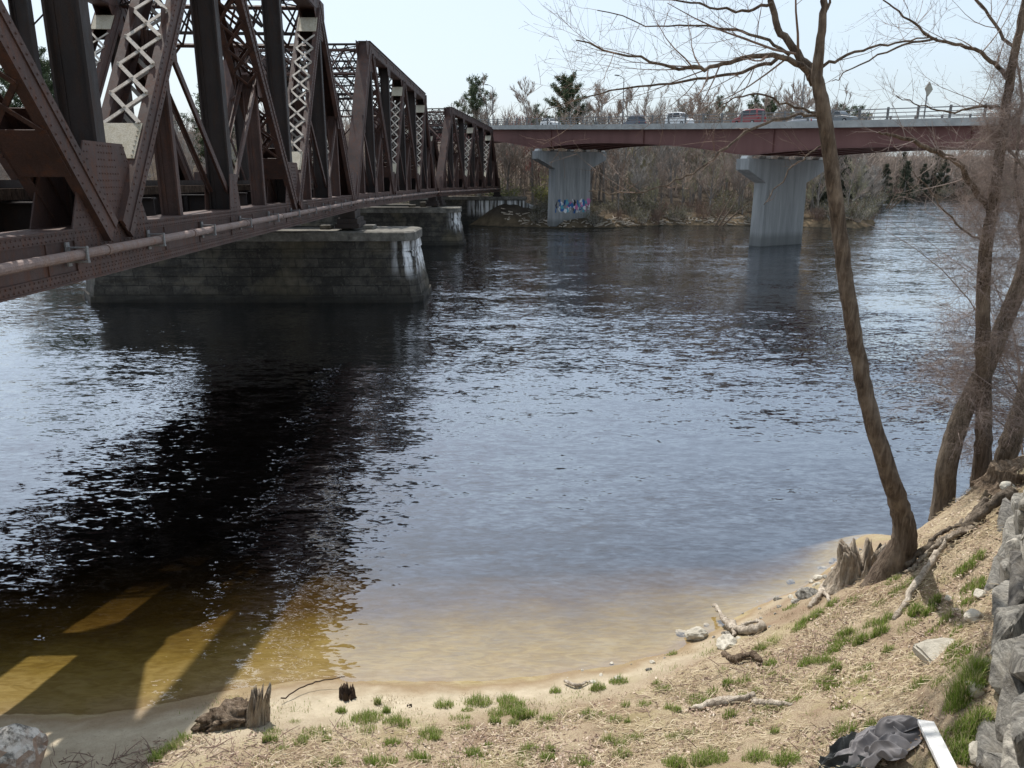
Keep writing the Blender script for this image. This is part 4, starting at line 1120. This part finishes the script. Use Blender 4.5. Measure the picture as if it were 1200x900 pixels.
# thicket of fine twigs over the water at right
r = random.Random(61); st_ = MB(); fi = MB()
bt = V((8.6, 11.2, gz(8.6, 11.2)))
for k in range(16):
    p = V((bt.x + r.uniform(-1.8, 1.6), bt.y + r.uniform(-.6, .9), bt.z - .1)); a = r.uniform(1.9, 3.9)
    d = V((math.cos(a) * .55, math.sin(a) * .3, 1.1)); sp = [p]; d.normalize(); L_ = r.uniform(2.5, 6.4)
    for i in range(9):
        d = (d + rvec(r) * .24 + V((-.05, 0, -.06 if i > 2 else 0))).normalized(); sp.append(sp[-1] + d * L_ / 9)
    st_.tube(sp, [max(.003, .017 * (1 - i / 10)) for i in range(10)], 4, False)
    twiggy(fi, sp, .009, r, 1, 5.0, .8, .16, .2, .85, .0026)
T = thing('twiggy_thicket', 'tangle of fine leafless pinkish twigs overhanging the water at the right edge', 'thicket', bt)
for m_, nm in ((st_, 'stems'), (fi, 'twigs')):
    o = m_.build(nm, 'twig_pink', T)
    for v in o.data.vertices: v.co -= bt

# ------------------------------------------------------------------ foreground objects
def lump(name, mat, c, size, seed, rough=.25, sub=3, flat=0., label=None, cat=None, rot=0., facets=None, freq=2.2, group=None, tilt=(0, 0)):
    bm = bmesh.new(); r = random.Random(seed)
    bmesh.ops.create_icosphere(bm, subdivisions=sub, radius=1)
    if facets:
        pl = [(rvec(r), r.uniform(.55, .82)) for _ in range(facets)]
        for v in bm.verts:
            for nn, dd in pl:
                e = v.co.dot(nn)
                if e > dd: v.co -= nn * (e - dd)
    for v in bm.verts:
        v.co *= 1 + rough * noise.fractal(v.co * freq + V((seed * 3.1, 0, 0)), .6, 2.1, 4)
        if flat and v.co.z < -flat: v.co.z = -flat
    Mx = Matrix.Rotation(rot, 4, 'Z') @ Matrix.Rotation(tilt[0], 4, 'X') @ Matrix.Rotation(tilt[1], 4, 'Y') @ Matrix.Diagonal((*size, 1)); bmesh.ops.transform(bm, matrix=Mx, verts=bm.verts)
    me = bpy.data.meshes.new(name); bm.to_mesh(me); bm.free(); me.materials.append(M[mat])
    me.polygons.foreach_set('use_smooth', [not facets] * len(me.polygons))
    o = bpy.data.objects.new(name, me); C.objects.link(o); o.location = c
    if label: tag(o, label, cat, group)
    return o
def on(px, py, z):           # ground point under a pixel (z first guess)
    p = at_z(px, py, z)
    for _ in range(12): p = at_z(px, py, min(5., gz(p.x, p.y)))
    return p
p = on(14, 905, .3); lump('boulder', 'boulder_stone', (p.x - .12, p.y, p.z + .12), (.52, .5, .5), 3, .10, 4, .6, 'big squarish boulder with a pale lichened top at the lower left corner', 'boulder', .4, 5)
p = on(1098, 768, 2.); m = MB()
m.prism([(-.22, .13, .0), (-.16, -.15, -.0), (-.05, -.22, .0), (.10, -.12, .0), (.27, .07, .0), (.08, .15, .0)], (0, 0, .12))
o = m.build('flat_stone', 'rock_pale', base=(0, 0, 0)); bmx = bmesh.new(); bmx.from_mesh(o.data); bmesh.ops.bevel(bmx, geom=bmx.edges[:], offset=.025, segments=2, affect='EDGES')
bmesh.ops.subdivide_edges(bmx, edges=bmx.edges[:], cuts=2, use_grid_fill=True)
for v in bmx.verts: v.co += noise.noise_vector(v.co * 9) * .018
bmx.to_mesh(o.data); bmx.free(); o.location = p + V((0, 0, -.01)); o.rotation_euler = (.30, -.16, .1)
tag(o, 'pale flat triangular stone lying alone on the grass right of centre', 'stone')
for i, (px, py, z, sz, lb) in enumerate(((1144, 728, 2.4, .13, 'pale rounded stone left of the stone wall'), (1148, 698, 2.5, .09, 'small white flat stone high on the bank near the wall'), (1181, 574, 2.8, .12, 'white stone below the root stump'), (1140, 812, 2.4, .11, 'pale stone low at the foot of the wall, beside the tallest grass tuft'), (1146, 888, 2.3, .12, 'large pale stone at the foot of the wall near the bottom edge'), (1112, 704, 2.2, .06, 'small grey stone beside the tuft above the flat stone'), (725, 797, .3, .07, 'small white pebble stone at the sand edge'))):
    p = on(px, py, z); lump('stone', 'rock_pale', p + V((0, 0, sz * .35)), (sz, sz * .8, sz * .7), 90 + i, .12, 3, .6, lb, 'stone', i, 7)
for i, (px, py, z, sz, lb) in enumerate(((818, 748, .2, .2, 'white rock lying by the water left of the forked driftwood'), (852, 758, .3, .2, 'pale rock next to the white rock at the water edge'), (800, 744, .1, .12, 'small white rock nearest the water edge'), (945, 700, .6, .22, 'dark rock under the pale root on the shore'))):
    p = on(px, py, z); lump('shore_rock', 'rock_pale' if i < 3 else 'rock_grey', p + V((0, 0, sz * .25)), (sz, sz * .75, sz * .6), 70 + i, .2, 3, .6, lb, 'rock', i * 1.3, 6)

r = random.Random(44); k = 0
shore = [(640, 803), (700, 790), (760, 775), (800, 756), (850, 736), (900, 714), (940, 692), (975, 668), (998, 645)]
for i in range(46):
    f = r.random() ** .6 * (len(shore) - 1); a_ = int(min(len(shore) - 2, f)); q = f - a_
    px = shore[a_][0] + (shore[a_ + 1][0] - shore[a_][0]) * q + r.gauss(4, 9); py = shore[a_][1] + (shore[a_ + 1][1] - shore[a_][1]) * q + r.gauss(2, 7)
    p = on(px, py, .1); sz = r.uniform(.03, .12) * (.5 + .5 * f / 8)
    lump('shore_stone', 'rock_grey' if r.random() < .55 else 'rock_pale', p + V((0, 0, sz * .2)), (sz, sz * r.uniform(.6, .9), sz * .6), 200 + i, .2, 2, .6, 'small stone among the many scattered along the water edge', 'stone', r.uniform(0, 6), 6, group='small stones along the water edge')

# stone wall at the right edge
r = random.Random(6); bm = bmesh.new()
wa, wb = on(1160, 935, 2.3), on(1180, 628, 2.9); wa.z = wb.z = 0; wd = (wb - wa).normalized(); wn = V((-wd.y, wd.x, 0)); wa = wa - wd * 1.0
Lw = (wb - wa).length
for lay in range(7):
    s_ = r.uniform(-.5, 0)
    while s_ < Lw + .05 - .10 * lay:
        ln = r.uniform(.45, 1.05); hh = r.uniform(.38, .56)
        c = wa + wd * (s_ + ln / 2) - wn * (.10 + lay * .062 + r.uniform(-.05, .05)); c.z = gz(c.x + wn.x * .2, c.y + wn.y * .2) - .05 + lay * .265 + r.uniform(-.08, .08)
        ti = r.uniform(-.3, .3); pts = []
        for _ in range(15):
            q = rvec(r); e = max(abs(q.x), abs(q.y), abs(q.z)); q = q * (.3 + .7 / e) * r.uniform(.8, 1)
            pts.append(bm.verts.new(c + wd * (q.x * ln * .54 + ti * q.z * hh) + wn * (q.y * .26) + V((0, 0, q.z * hh * .56 + ti * q.x * ln * .35))))
        bmesh.ops.convex_hull(bm, input=pts)
        s_ += ln * r.uniform(.72, .88)
bmesh.ops.delete(bm, geom=[v for v in bm.verts if not v.link_faces], context='VERTS')
bmesh.ops.bevel(bm, geom=bm.edges[:], offset=.018, segments=1, affect='EDGES')
bmesh.ops.subdivide_edges(bm, edges=[e for e in bm.edges if e.calc_length() > .12], cuts=2, use_grid_fill=True)
for v in bm.verts: v.co += noise.noise_vector(v.co * 5) * .012 + noise.noise_vector(v.co * 17) * .006
me = bpy.data.meshes.new('stone_wall'); bm.to_mesh(me); bm.free(); me.materials.append(M['rock_grey'])
wbase = (wa + wb) / 2 + V((0, 0, 2.3))
for v in me.vertices: v.co -= wbase
sw = bpy.data.objects.new('stone_wall', me); C.objects.link(sw); sw.location = wbase
tag(sw, 'rough grey stacked stone wall at the right edge', 'stone wall')

# stumps
def stump(name, label, p, rad, h, seed, mat, n=40, jag=.5, lean=(0, 0)):
    r = random.Random(seed); m = MB(); rows = 14; base = V(p); vs = []
    tops = [1 - jag * abs(noise.fractal(V((math.cos(a * 6.283 / n) * 1.9 + seed, math.sin(a * 6.283 / n) * 1.9, 0)), .8, 2.2, 4)) * 1.9 for a in range(n)]
    for i in range(rows + 1):
        f = i / rows
        for a in range(n):
            an = a * 6.283 / n
            q = V((math.cos(an), math.sin(an), 0)); flare = 1 + .55 * (1 - f) ** 3
            rr = rad * flare * (1 + .28 * noise.fractal(V((q.x * 2.4 + seed, q.y * 2.4, f * .7)), .7, 2.1, 4) + .16 * noise.noise(V((q.x * 7, q.y * 7, f * 1.2 + seed))) + .10 * noise.noise(V((q.x * 16, q.y * 16, f * 3 + seed))))
            z = f * h * max(.25, tops[a])
            vs.append(base + q * rr + V((lean[0] * z, lean[1] * z, z - .1)))
    for i in range(5):       # hollow inside
        f = 1 - (i + 1) / 5
        for a in range(n):
            an = a * 6.283 / n; q = V((math.cos(an), math.sin(an), 0)); z = h * max(.25, tops[a]) * (.4 + .6 * f) - .02
            vs.append(base + q * rad * (.78 * f + .05) * (1 + .2 * noise.noise(q * 3)) + V((lean[0] * z, lean[1] * z, z - .1)))
    tot = rows + 1 + 5
    m.add(vs, [(i * n + k, i * n + (k + 1) % n, (i + 1) * n + (k + 1) % n, (i + 1) * n + k) for i in range(tot - 1) for k in range(n)] + [tuple(range((tot - 1) * n, tot * n))])
    return tag(m.build(name, mat, base=p, smooth=True), label, 'stump')
p = on(290, 848, .4); stump('tree_stump', 'jagged rotten stump with a split upright top on the beach', p + V((.1, 0, 0)), .12, .66, 5, 'rotten_pale', 60, jag=.6, lean=(.2, 0))
sb = lump('root_clump', 'rotten_wood', p + V((-.22, .05, .05)), (.36, .2, .17), 15, .5, 4, .5, 'fibrous root clump spreading left of the jagged stump', 'root', .5, None, 3.5)
p = on(407, 818, .2); stump('tree_stump', 'small dark stump on the sand right of the jagged stump', p, .10, .30, 9, 'dark_wood', jag=.8)  # plain dark wood all round
p = on(480, 828, .35); stump('tree_stump', 'tiny dark stub at the edge of the grass tufts', p, .035, .14, 12, 'dark_wood', 12, .3)
p = on(1012, 672, 1.4); stump('tree_stump', 'pale rotten hollow stump against the foot of the leaning tree', p + V((.0, .0, -.2)), .33, .80, 17, 'rotten_pale', 90, .32, (-.05, 0))
p = on(1185, 566, 2.8); stump('tree_stump', 'brown cut root stump on the bank top at the right edge', p + V((.05, .1, -.02)), .27, .34, 21, 'rotten_wood', 48, .12)
p = on(252, 852, .3); stump('tree_stump', 'little broken stub left of the root clump', p, .035, .16, 25, 'dark_wood', 12, .5)

def stick(name, label, pxs, rads, mat, lift=.03, cat='driftwood', extra=None):
    """branch lying on the ground through pixel points (px, py, height above the ground)"""
    m = MB(); r = random.Random(len(label))
    paths = [(pxs, rads)] + (extra or [])
    base = None
    for ps, rr in paths:
        pts = []
        for px, py, hgt in ps:
            q = on(px, py, .5); rr_ = ray(px, py)
            if hgt: q = q - rr_ * (hgt / abs(rr_.z)) * 1.0
            pts.append(q + V((0, 0, lift)))
        if base is None: base = pts[0].copy()
        path_tube(m, pts, rr, 9, 8, .006, r)
    am = max(rads)
    for i, v in enumerate(m.v):
        q = V(v); n_ = noise.noise_vector(q * 9) * am * .55 + noise.noise_vector(q * 26) * am * .3
        m.v[i] = (v[0] + n_.x, v[1] + n_.y, v[2] + n_.z * .7)
    return tag(m.build(name, mat, smooth=True, base=base), label, cat)
stick('driftwood', 'forked pale driftwood log with a raised dark tip at the water edge', [(895, 735, .1), (878, 741, .12), (860, 738, .12), (848, 727, .2), (838, 711, .35)], [.07, .065, .06, .05, .03], 'driftwood', extra=[([(858, 740, .12), (859, 732, .2), (860, 748, .02)], [.05, .045, .03]), ([(862, 738, .12), (880, 731, .15), (893, 732, .1)], [.03, .035, .03])])
stick('driftwood', 'long pale flat driftwood piece lying on the grass', [(806, 833, 0), (840, 826, .02), (884, 818, .02)], [.02, .055, .05], 'driftwood')
stick('driftwood', 'short pale driftwood piece right of the long flat piece', [(882, 824, 0), (902, 827, .02), (928, 827, .01)], [.04, .05, .015], 'driftwood')
stick('fallen_pole', 'pale straight pole lying down the bank below the leaning tree', [(1098, 650, .05), (1076, 682, .04), (1048, 728, .02)], [.04, .045, .03], 'driftwood', cat='branch')
stick('branch', 'thin dark branch propped between the jagged stump and the charred stump', [(330, 822, .05), (365, 803, .12), (405, 795, .18)], [.010, .010, .006], 'dark_wood', cat='branch')
stick('driftwood', 'pale bent root on the shore above the dark rock', [(985, 672, .15), (965, 688, .1), (960, 700, .05), (948, 712, .02)], [.05, .045, .04, .03], 'driftwood', extra=[([(963, 690, .1), (972, 706, .02)], [.035, .02])])
stick('driftwood', 'grey gnarled wood below the forked log', [(848, 768, .05), (862, 775, .08), (880, 768, .06), (892, 778, .02)], [.04, .05, .045, .03], 'rotten_wood')
stick('driftwood', 'pale small wood chip pile near the sand edge left of the pebble', [(662, 800, .05), (675, 806, .04), (690, 800, .02)], [.02, .025, .012], 'driftwood')
stick('fallen_branch', 'long thin twig lying in the dead leaves at bottom centre', [(742, 872, 0), (770, 858, .01), (790, 846, .01)], [.006, .007, .004], 'dark_wood', .015, 'branch')
for i, (a, lb) in enumerate((((1096, 640), 'upper'), ((1078, 655), 'lower'))):
    pass
A_, B_ = on(1180, 582, 2.8), on(1058, 674, 1.7); rr5 = random.Random(3)
dA = (B_ - A_); pA = V((-dA.y, dA.x, 0)).normalized()
for q, (o0, o1, f0, f1, ra, lb) in enumerate(((.12, -.10, .0, .95, .075, 'thick tan root running from the root stump down to the leaning tree'), (.02, .14, .05, .8, .055, 'tan root lying alongside the thick root on the bank crest'), (-.16, -.26, .1, .75, .045, 'pale root just below the thick root on the slope'), (-.02, .02, .3, 1.0, .05, 'brown root crossing at the foot of the leaning tree'))):
    m = MB(); pts = []
    for k in range(8):
        f = f0 + (f1 - f0) * k / 7; xy = A_ + dA * f + pA * (o0 + (o1 - o0) * k / 7 + rr5.uniform(-.04, .04)); pts.append(V((xy.x, xy.y, gz(xy.x, xy.y) + .05 + .05 * math.sin(k * 1.3 + q) + ra * .4)))
    path_tube(m, pts, [ra * (1 - .07 * k) for k in range(8)], 9, 5, .008, rr5)
    for i_, v in enumerate(m.v):
        n_ = noise.noise_vector(V(v) * 14) * ra * .6; m.v[i_] = (v[0] + n_.x, v[1] + n_.y, v[2] + n_.z)
    tag(m.build('exposed_root', 'rotten_pale' if q % 2 else 'bark_grey', smooth=True, base=pts[0]), lb, 'root')

# white plank
a, b = on(1083, 856, 2.), on(1106, 905, 2.1)
d = (b - a).normalized(); m = MB(); sd = d.cross(V((0, 0, 1))).normalized(); up = sd.cross(d)
m.bar(a + V((0, 0, .09)), b + d * .25 + V((0, 0, .10)), sd, .14, up, .04)
o = m.build('white_plank', 'plank_paint', base=a); bevel(o, .005); tag(o, 'white painted board lying beside the crumpled dark jacket', 'plank')

# crumpled jacket
pj = on(1030, 884, 1.9); r = random.Random(8)
def cloth(w_, d_, seed, hgt, ang, n=70):
    vs = []; fs = []
    for j in range(n + 1):
        for i in range(n + 1):
            u, v = i / n * 2 - 1, j / n * 2 - 1
            ed = 1 + .16 * noise.noise(V((math.atan2(v, u) * 1.6, seed, 0)))
            k = max(abs(u), abs(v)); l = math.hypot(u, v); s_ = (k / l if l > 1e-6 else 1) * ed
            x, y = u * s_ * w_, v * s_ * d_
            q = V((x * 3.6 + y * 2.2 + seed, y * 8.0 - x * 2.0, 0)); fold = 1 - abs(noise.noise(q + V((noise.noise(q * 1.3) * .8, 0, 0)))) * 2.2
            f2 = 1 - abs(noise.noise(q * 2.3 + V((4, 1, 0)))) * 2
            dome = max(0, 1 - (u * u * .9 + v * v * .9)) ** .55
            z = hgt * dome * (.45 + .6 * max(0, fold) ** 1.5 + .10 * f2) - .015
            ca_, sa_ = math.cos(ang), math.sin(ang); vs.append((x * ca_ - y * sa_, x * sa_ + y * ca_, z))
    fs = [(j * (n + 1) + i, j * (n + 1) + i + 1, (j + 1) * (n + 1) + i + 1, (j + 1) * (n + 1) + i) for j in range(n) for i in range(n)]
    m = MB(); m.add(vs, fs); return m
def sleeve(pts, w_, seed):
    m = MB(); sp = smooth_path(pts, 9); n = 16
    m.tube(sp, [w_ * (1 + .25 * noise.noise(V((i * .55, seed, 0)))) for i in range(len(sp))], n)
    c0 = sp
    for i, v in enumerate(m.v):
        q = V(v); row = min(len(sp) - 1, i // n); c = c0[row]; dz = (q.z - c.z) * .5
        f = noise.noise_vector(q * 16 + V((seed, 0, 0))) * .028 + noise.noise_vector(q * 38) * .010
        m.v[i] = (q.x + f.x, q.y + f.y, c.z + dz + f.z)
    return m
T = thing('crumpled_jacket', 'crumpled dark grey jacket with black lining lying on the ground', 'jacket', pj)
T.location = pj + V((-.05, 0, .005)); T.rotation_euler = (math.atan((gz(pj.x, pj.y + .2) - gz(pj.x, pj.y - .2)) / .4), -math.atan((gz(pj.x + .3, pj.y) - gz(pj.x - .3, pj.y)) / .6), 0)
o = cloth(.45, .25, 3.3, .155, .08, 150).build('jacket_body', 'jacket_cloth', T, smooth=True); o.location = (.06, .03, .02)
o = cloth(.27, .20, 9.1, .14, -.5, 130).build('lining', 'jacket_lining', T, smooth=True); o.location = (-.30, -.04, .0)
o = cloth(.24, .10, 5.7, .12, -.85, 90).build('sleeve', 'jacket_cloth', T, smooth=True); o.location = (.08, -.14, .06); 
o = cloth(.30, .09, 7.7, .12, -.3, 90).build('sleeve', 'jacket_cloth', T, smooth=True); o.location = (.24, .08, .10)
o = cloth(.33, .07, 2.2, .12, .22, 90).build('hood', 'jacket_lining', T, smooth=True); o.location = (-.16, .2, .04)

# ------------------------------------------------------------------ grass, litter, twigs (uncountable)
def ground_many(xs, ys): return ground_z(np.array(xs), np.array(ys))
def blades(spots, name, mat, label, per, seed, hmin, hmax, wid=.006, cat='grass'):
    r = random.Random(seed); xs, ys, hs = [], [], []
    for px, py, rad, dn, hf in spots:
        c = on(px, py, .8)
        for k in range(int(per * dn)):
            a = r.uniform(0, 6.283); q = rad * math.sqrt(r.random()); clump = .6 + .4 * noise.noise(V((c.x * 9 + math.cos(a) * q * 6, c.y * 9 + math.sin(a) * q * 6, 0)))
            if r.random() > clump + .15: continue
            xs.append(c.x + math.cos(a) * q); ys.append(c.y + math.sin(a) * q * .8); hs.append(hf * (1 - .55 * q / rad))
    zs = ground_many(xs, ys); m = MB()
    for x, y, z, hf in zip(xs, ys, zs, hs):
        if z < .03 or (x - pj.x) ** 2 + ((y - pj.y) * 1.5) ** 2 < .24: continue
        h_ = r.uniform(hmin, hmax) * hf; a = r.uniform(0, 6.283); bx, by = math.cos(a), math.sin(a); ln = r.uniform(.1, .75) * h_ * (3.2 if name == 'dry_grass' else 1); w_ = wid * r.uniform(.6, 1.3)
        sx_, sy_ = -by * w_, bx * w_; b0 = V((x, y, z - .02)); b1_ = V((x + bx * ln * .3, y + by * ln * .3, z + h_ * .6)); b2_ = V((x + bx * ln, y + by * ln, z + h_))
        s2 = V((sx_, sy_, 0))
        m.add([b0 - s2, b0 + s2, b1_ + s2 * .7, b1_ - s2 * .7, b2_], [(0, 1, 2, 3), (3, 2, 4)])
    o = m.build(name, mat, kind='stuff'); o['label'] = label; o['category'] = cat; return o
G1 = [(505, 862, .16, 1, 1), (430, 842, .22, 1.5, .9), (465, 848, .18, 1.2, 1), (400, 835, .08, .6, .8), (370, 860, .2, .8, .7), (520, 828, .14, .8, 1), (560, 825, .2, 1.4, 1.1), (600, 828, .18, 1.2, 1.1), (540, 845, .16, .8, .8), (610, 840, .12, 1.4, 1.2), (585, 838, .16, .9, .9), (640, 845, .12, .7, .8), (700, 808, .12, .8, 1), (725, 800, .14, .9, .8), (650, 812, .09, .5, .8), (688, 838, .1, .5, .8), (721, 846, .12, .6, .8), (755, 828, .1, .5, .8), (792, 835, .07, .5, .9), (855, 840, .08, .6, .9), (770, 803, .07, .4, .7), (870, 800, .1, .5, .8), (885, 812, .08, .4, .7),
      (790, 898, .14, 1.3, 1), (830, 893, .2, 2.2, 1.2), (885, 893, .14, 1.6, 1.2), (920, 895, .14, 1.4, 1.1), (490, 890, .14, .9, .9), (555, 885, .1, .6, .8), (620, 880, .12, .7, .9), (645, 880, .06, .4, .8), (450, 895, .16, .9, .8), (680, 892, .15, .6, .6), (395, 896, .1, .5, .8), (345, 850, .12, .6, .6), (320, 868, .08, .5, .7),
      (215, 868, .1, .6, 1), (240, 853, .1, .6, 1), (203, 878, .12, .7, 1.1), (182, 893, .08, .7, 1.2), (190, 885, .06, .4, 1),
      (945, 780, .11, 1.0, 1.1), (962, 778, .1, .9, 1), (978, 785, .08, .6, .9), (975, 765, .1, .5, .9), (1008, 755, .09, 1.1, 1.4), (1030, 745, .1, 1.2, 1.3), (1020, 735, .1, .9, 1), (1038, 730, .09, .9, 1.2), (1040, 765, .07, .6, .9), (955, 722, .12, .9, .9), (940, 730, .1, .5, .8), (975, 708, .1, .6, .8), (1072, 720, .08, .9, 1.2), (1095, 707, .07, .7, 1.1), (1050, 695, .1, .6, .8), (1045, 682, .12, .6, .7), (1130, 668, .12, .8, .9), (1145, 655, .1, .6, .9),
      (1130, 815, .14, 3.2, 2.0), (1140, 795, .1, 1.8, 1.8), (1120, 830, .1, 1.2, 1.2), (1098, 806, .09, .8, .8), (1140, 852, .14, 1.6, 1.2), (1125, 880, .08, .6, 1), (1135, 890, .08, .6, 1), (1170, 580, .1, .4, .6), (1120, 742, .06, .5, .7)]
r = random.Random(37)
for i in range(170):
    px, py = r.uniform(230, 1160), r.uniform(690, 905); lim = 822 if px < 620 else 822 - (px - 620) * .36
    if py > lim: G1.append((px, py, r.uniform(.18, .42), r.uniform(.08, .22), r.uniform(.3, .55)))
r = random.Random(31)
for i in range(200):
    px, py = r.uniform(230, 1150), r.uniform(680, 900); lim = 820 if px < 620 else 822 - (px - 620) * .36
    if py > lim: G1.append((px, py, r.uniform(.05, .16), r.uniform(.15, .8), r.uniform(.4, 1.0)))
blades(G1, 'grass', 'green_grass', 'short bright green grass tufts scattered over the bank', 430, 3, .06, .19, .0042)
r = random.Random(14); G2 = []
for i in range(700):
    px, py = r.uniform(230, 1150), r.uniform(640, 905)
    lim = 800 if px < 620 else 800 - (px - 620) * .38
    if py < lim + 15: continue
    G2.append((px, py, r.uniform(.1, .3), r.uniform(.3, 1), r.uniform(.4, 1)))
blades(G2, 'dry_grass', 'dry_grass', 'flattened straw-coloured dead grass over the bank', 75, 4, .02, .07, .0035)
r = random.Random(15); m = MB(); xs, ys = [], []
while len(xs) < 26000:
    px, py = r.uniform(150, 1190), r.uniform(560, 915)
    lim = 812 if px < 620 else 812 - (px - 620) * .40
    if py < lim: continue
    q = at_z(px, py, 1.0 if px < 900 else 1.7); xs.append(q.x + r.gauss(0, .05)); ys.append(q.y + r.gauss(0, .05))
zs = ground_many(xs, ys); k = 0
for x, y, z in zip(xs, ys, zs):
    if z < .25: continue
    dn = .5 + .9 * noise.noise(V((x * 1.1, y * 1.1, 7)))
    if x < -.8: dn *= .35
    if r.random() > dn + .15: continue
    a = r.uniform(0, 6.283); L_ = r.uniform(.010, .032); w_ = L_ * r.uniform(.3, .75); t1 = r.uniform(-.5, .5); t2 = r.uniform(-.6, .6)
    u = V((math.cos(a), math.sin(a), t1)).normalized() * L_; v = V((-math.sin(a), math.cos(a), t2)).normalized() * w_; c = V((x, y, z + r.uniform(.012, .035)))
    cu = V((0, 0, r.uniform(-.3, .5) * L_))
    m.add([c - u, c - v * .8 + cu, c + u, c + v * .8 + cu], [(0, 1, 2), (0, 2, 3)])
o = m.build('leaf_litter', 'leaf_litter', kind='stuff'); o['label'] = 'brown dead leaves scattered over the bank'; o['category'] = 'leaves'
r = random.Random(18); m = MB(); xs, ys = [], []
while len(xs) < 21000:
    px, py = r.uniform(180, 1190), r.uniform(560, 915); lim = 815 if px < 620 else 815 - (px - 620) * .40
    if py < lim: continue
    q = at_z(px, py, 1.0 if px < 900 else 1.7); xs.append(q.x + r.gauss(0, .05)); ys.append(q.y + r.gauss(0, .05))
zs = ground_many(xs, ys)
for x, y, z in zip(xs, ys, zs):
    if z < .2: continue
    dn = .42 + 1.5 * noise.noise(V((x * 1.1 + 5, y * .9, 2)))
    if x < -.8: dn *= .4
    if r.random() > dn - .02: continue
    a = r.gauss(.2, .7); L_ = r.uniform(.03, .11); w_ = r.uniform(.0022, .0045); u = V((math.cos(a), math.sin(a), r.uniform(-.12, .2))).normalized() * L_; v = V((-math.sin(a), math.cos(a), 0)) * w_; c = V((x, y, z + r.uniform(.015, .04)))
    b_ = V((0, 0, L_ * .12)) + v * r.uniform(-4, 4)
    m.add([c - u - v, c - u + v, c + b_ + v, c + b_ - v, c + u + v * .5, c + u - v * .5], [(0, 1, 2, 3), (3, 2, 4, 5)])
o = m.build('straw_litter', 'dry_grass', kind='stuff'); o['label'] = 'dry straw and grass stalks lying flat over the bank'; o['category'] = 'straw'
r = random.Random(16); m = MB()
for i in range(520):
    px, py = r.uniform(40, 1150), r.uniform(640, 905); lim = 818 if px < 620 else 818 - (px - 620) * .40
    if 190 <= i < 270: px, py = r.uniform(50, 330), r.uniform(835, 880); lim = 0
    if i < 70: px, py = r.uniform(60, 300), r.uniform(838, 890); lim = 0
    if 70 <= i < 190: px = r.uniform(760, 1000); py = 772 - (px - 790) * .40 + r.uniform(0, 45); lim = 0
    if py < lim: continue
    q = at_z(px, py, .9 if px < 900 else 1.6); z = gz(q.x, q.y)
    if z < .02: continue
    a = r.uniform(0, 6.283); L_ = r.uniform(.06, .3)
    sp = curve_from((q.x, q.y, z + .015), (math.cos(a), math.sin(a), r.uniform(0, .35)), L_, r, 4, .2, -.03); m.tube(sp, [.006, .0055, .005, .004, .002], 4, False)
o = m.build('fallen_twigs', 'twig_near', kind='stuff'); o['label'] = 'small fallen twigs lying about on the bank'; o['category'] = 'twigs'

# ------------------------------------------------------------------ light
sd = V((-.24, .58, 1)).normalized(); el = math.asin(sd.z); az = math.atan2(sd.x, sd.y)
sun = bpy.data.lights.new('sun', 'SUN'); sun.energy = 5.0; sun.angle = R(.53); sun.color = (1, .955, .89)
so = bpy.data.objects.new('sun', sun); C.objects.link(so); so.rotation_euler = (-sd).to_track_quat('-Z', 'Y').to_euler(); so.location = (-20, 30, 60)
wd_ = bpy.data.worlds.new('World'); bpy.context.scene.world = wd_; wd_.use_nodes = True
nt = wd_.node_tree; nt.nodes.clear()
sk = nt.nodes.new('ShaderNodeTexSky'); sk.sky_type = 'NISHITA'; sk.sun_disc = False; sk.sun_elevation = el; sk.sun_rotation = az % (2 * math.pi); sk.air_density = 1.0; sk.dust_density = 3.0; sk.ozone_density = 1.2
tcn = nt.nodes.new('ShaderNodeTexCoord'); mp = nt.nodes.new('ShaderNodeMapping'); mp.inputs['Scale'].default_value = (1, 1, 3.2); nt.links.new(tcn.outputs['Generated'], mp.inputs[0])
nz = nt.nodes.new('ShaderNodeTexNoise'); nz.inputs['Scale'].default_value = 1.7; nz.inputs['Detail'].default_value = 7; nz.inputs['Roughness'].default_value = .55; nt.links.new(mp.outputs[0], nz.inputs['Vector'])
cr = nt.nodes.new('ShaderNodeValToRGB'); cr.color_ramp.elements[0].position = .35; cr.color_ramp.elements[0].color = (.42, .42, .42, 1); cr.color_ramp.elements[1].position = .72; cr.color_ramp.elements[1].color = (.7, .7, .7, 1); nt.links.new(nz.outputs['Fac'], cr.inputs[0])
mxn = nt.nodes.new('ShaderNodeMix'); mxn.data_type = 'RGBA'; nt.links.new(cr.outputs[0], mxn.inputs[0]); nt.links.new(sk.outputs[0], mxn.inputs[6]); mxn.inputs[7].default_value = (5.2, 6.15, 6.9, 1)
bg = nt.nodes.new('ShaderNodeBackground'); bg.inputs['Strength'].default_value = .16; nt.links.new(mxn.outputs[2], bg.inputs[0])
wo = nt.nodes.new('ShaderNodeOutputWorld'); nt.links.new(bg.outputs[0], wo.inputs[0])

sc = bpy.context.scene
sc.view_settings.view_transform = 'Standard'; sc.view_settings.look = 'None'; sc.view_settings.exposure = 0
sc.cycles.max_bounces = 8; sc.cycles.transparent_max_bounces = 12; sc.cycles.use_denoising = True
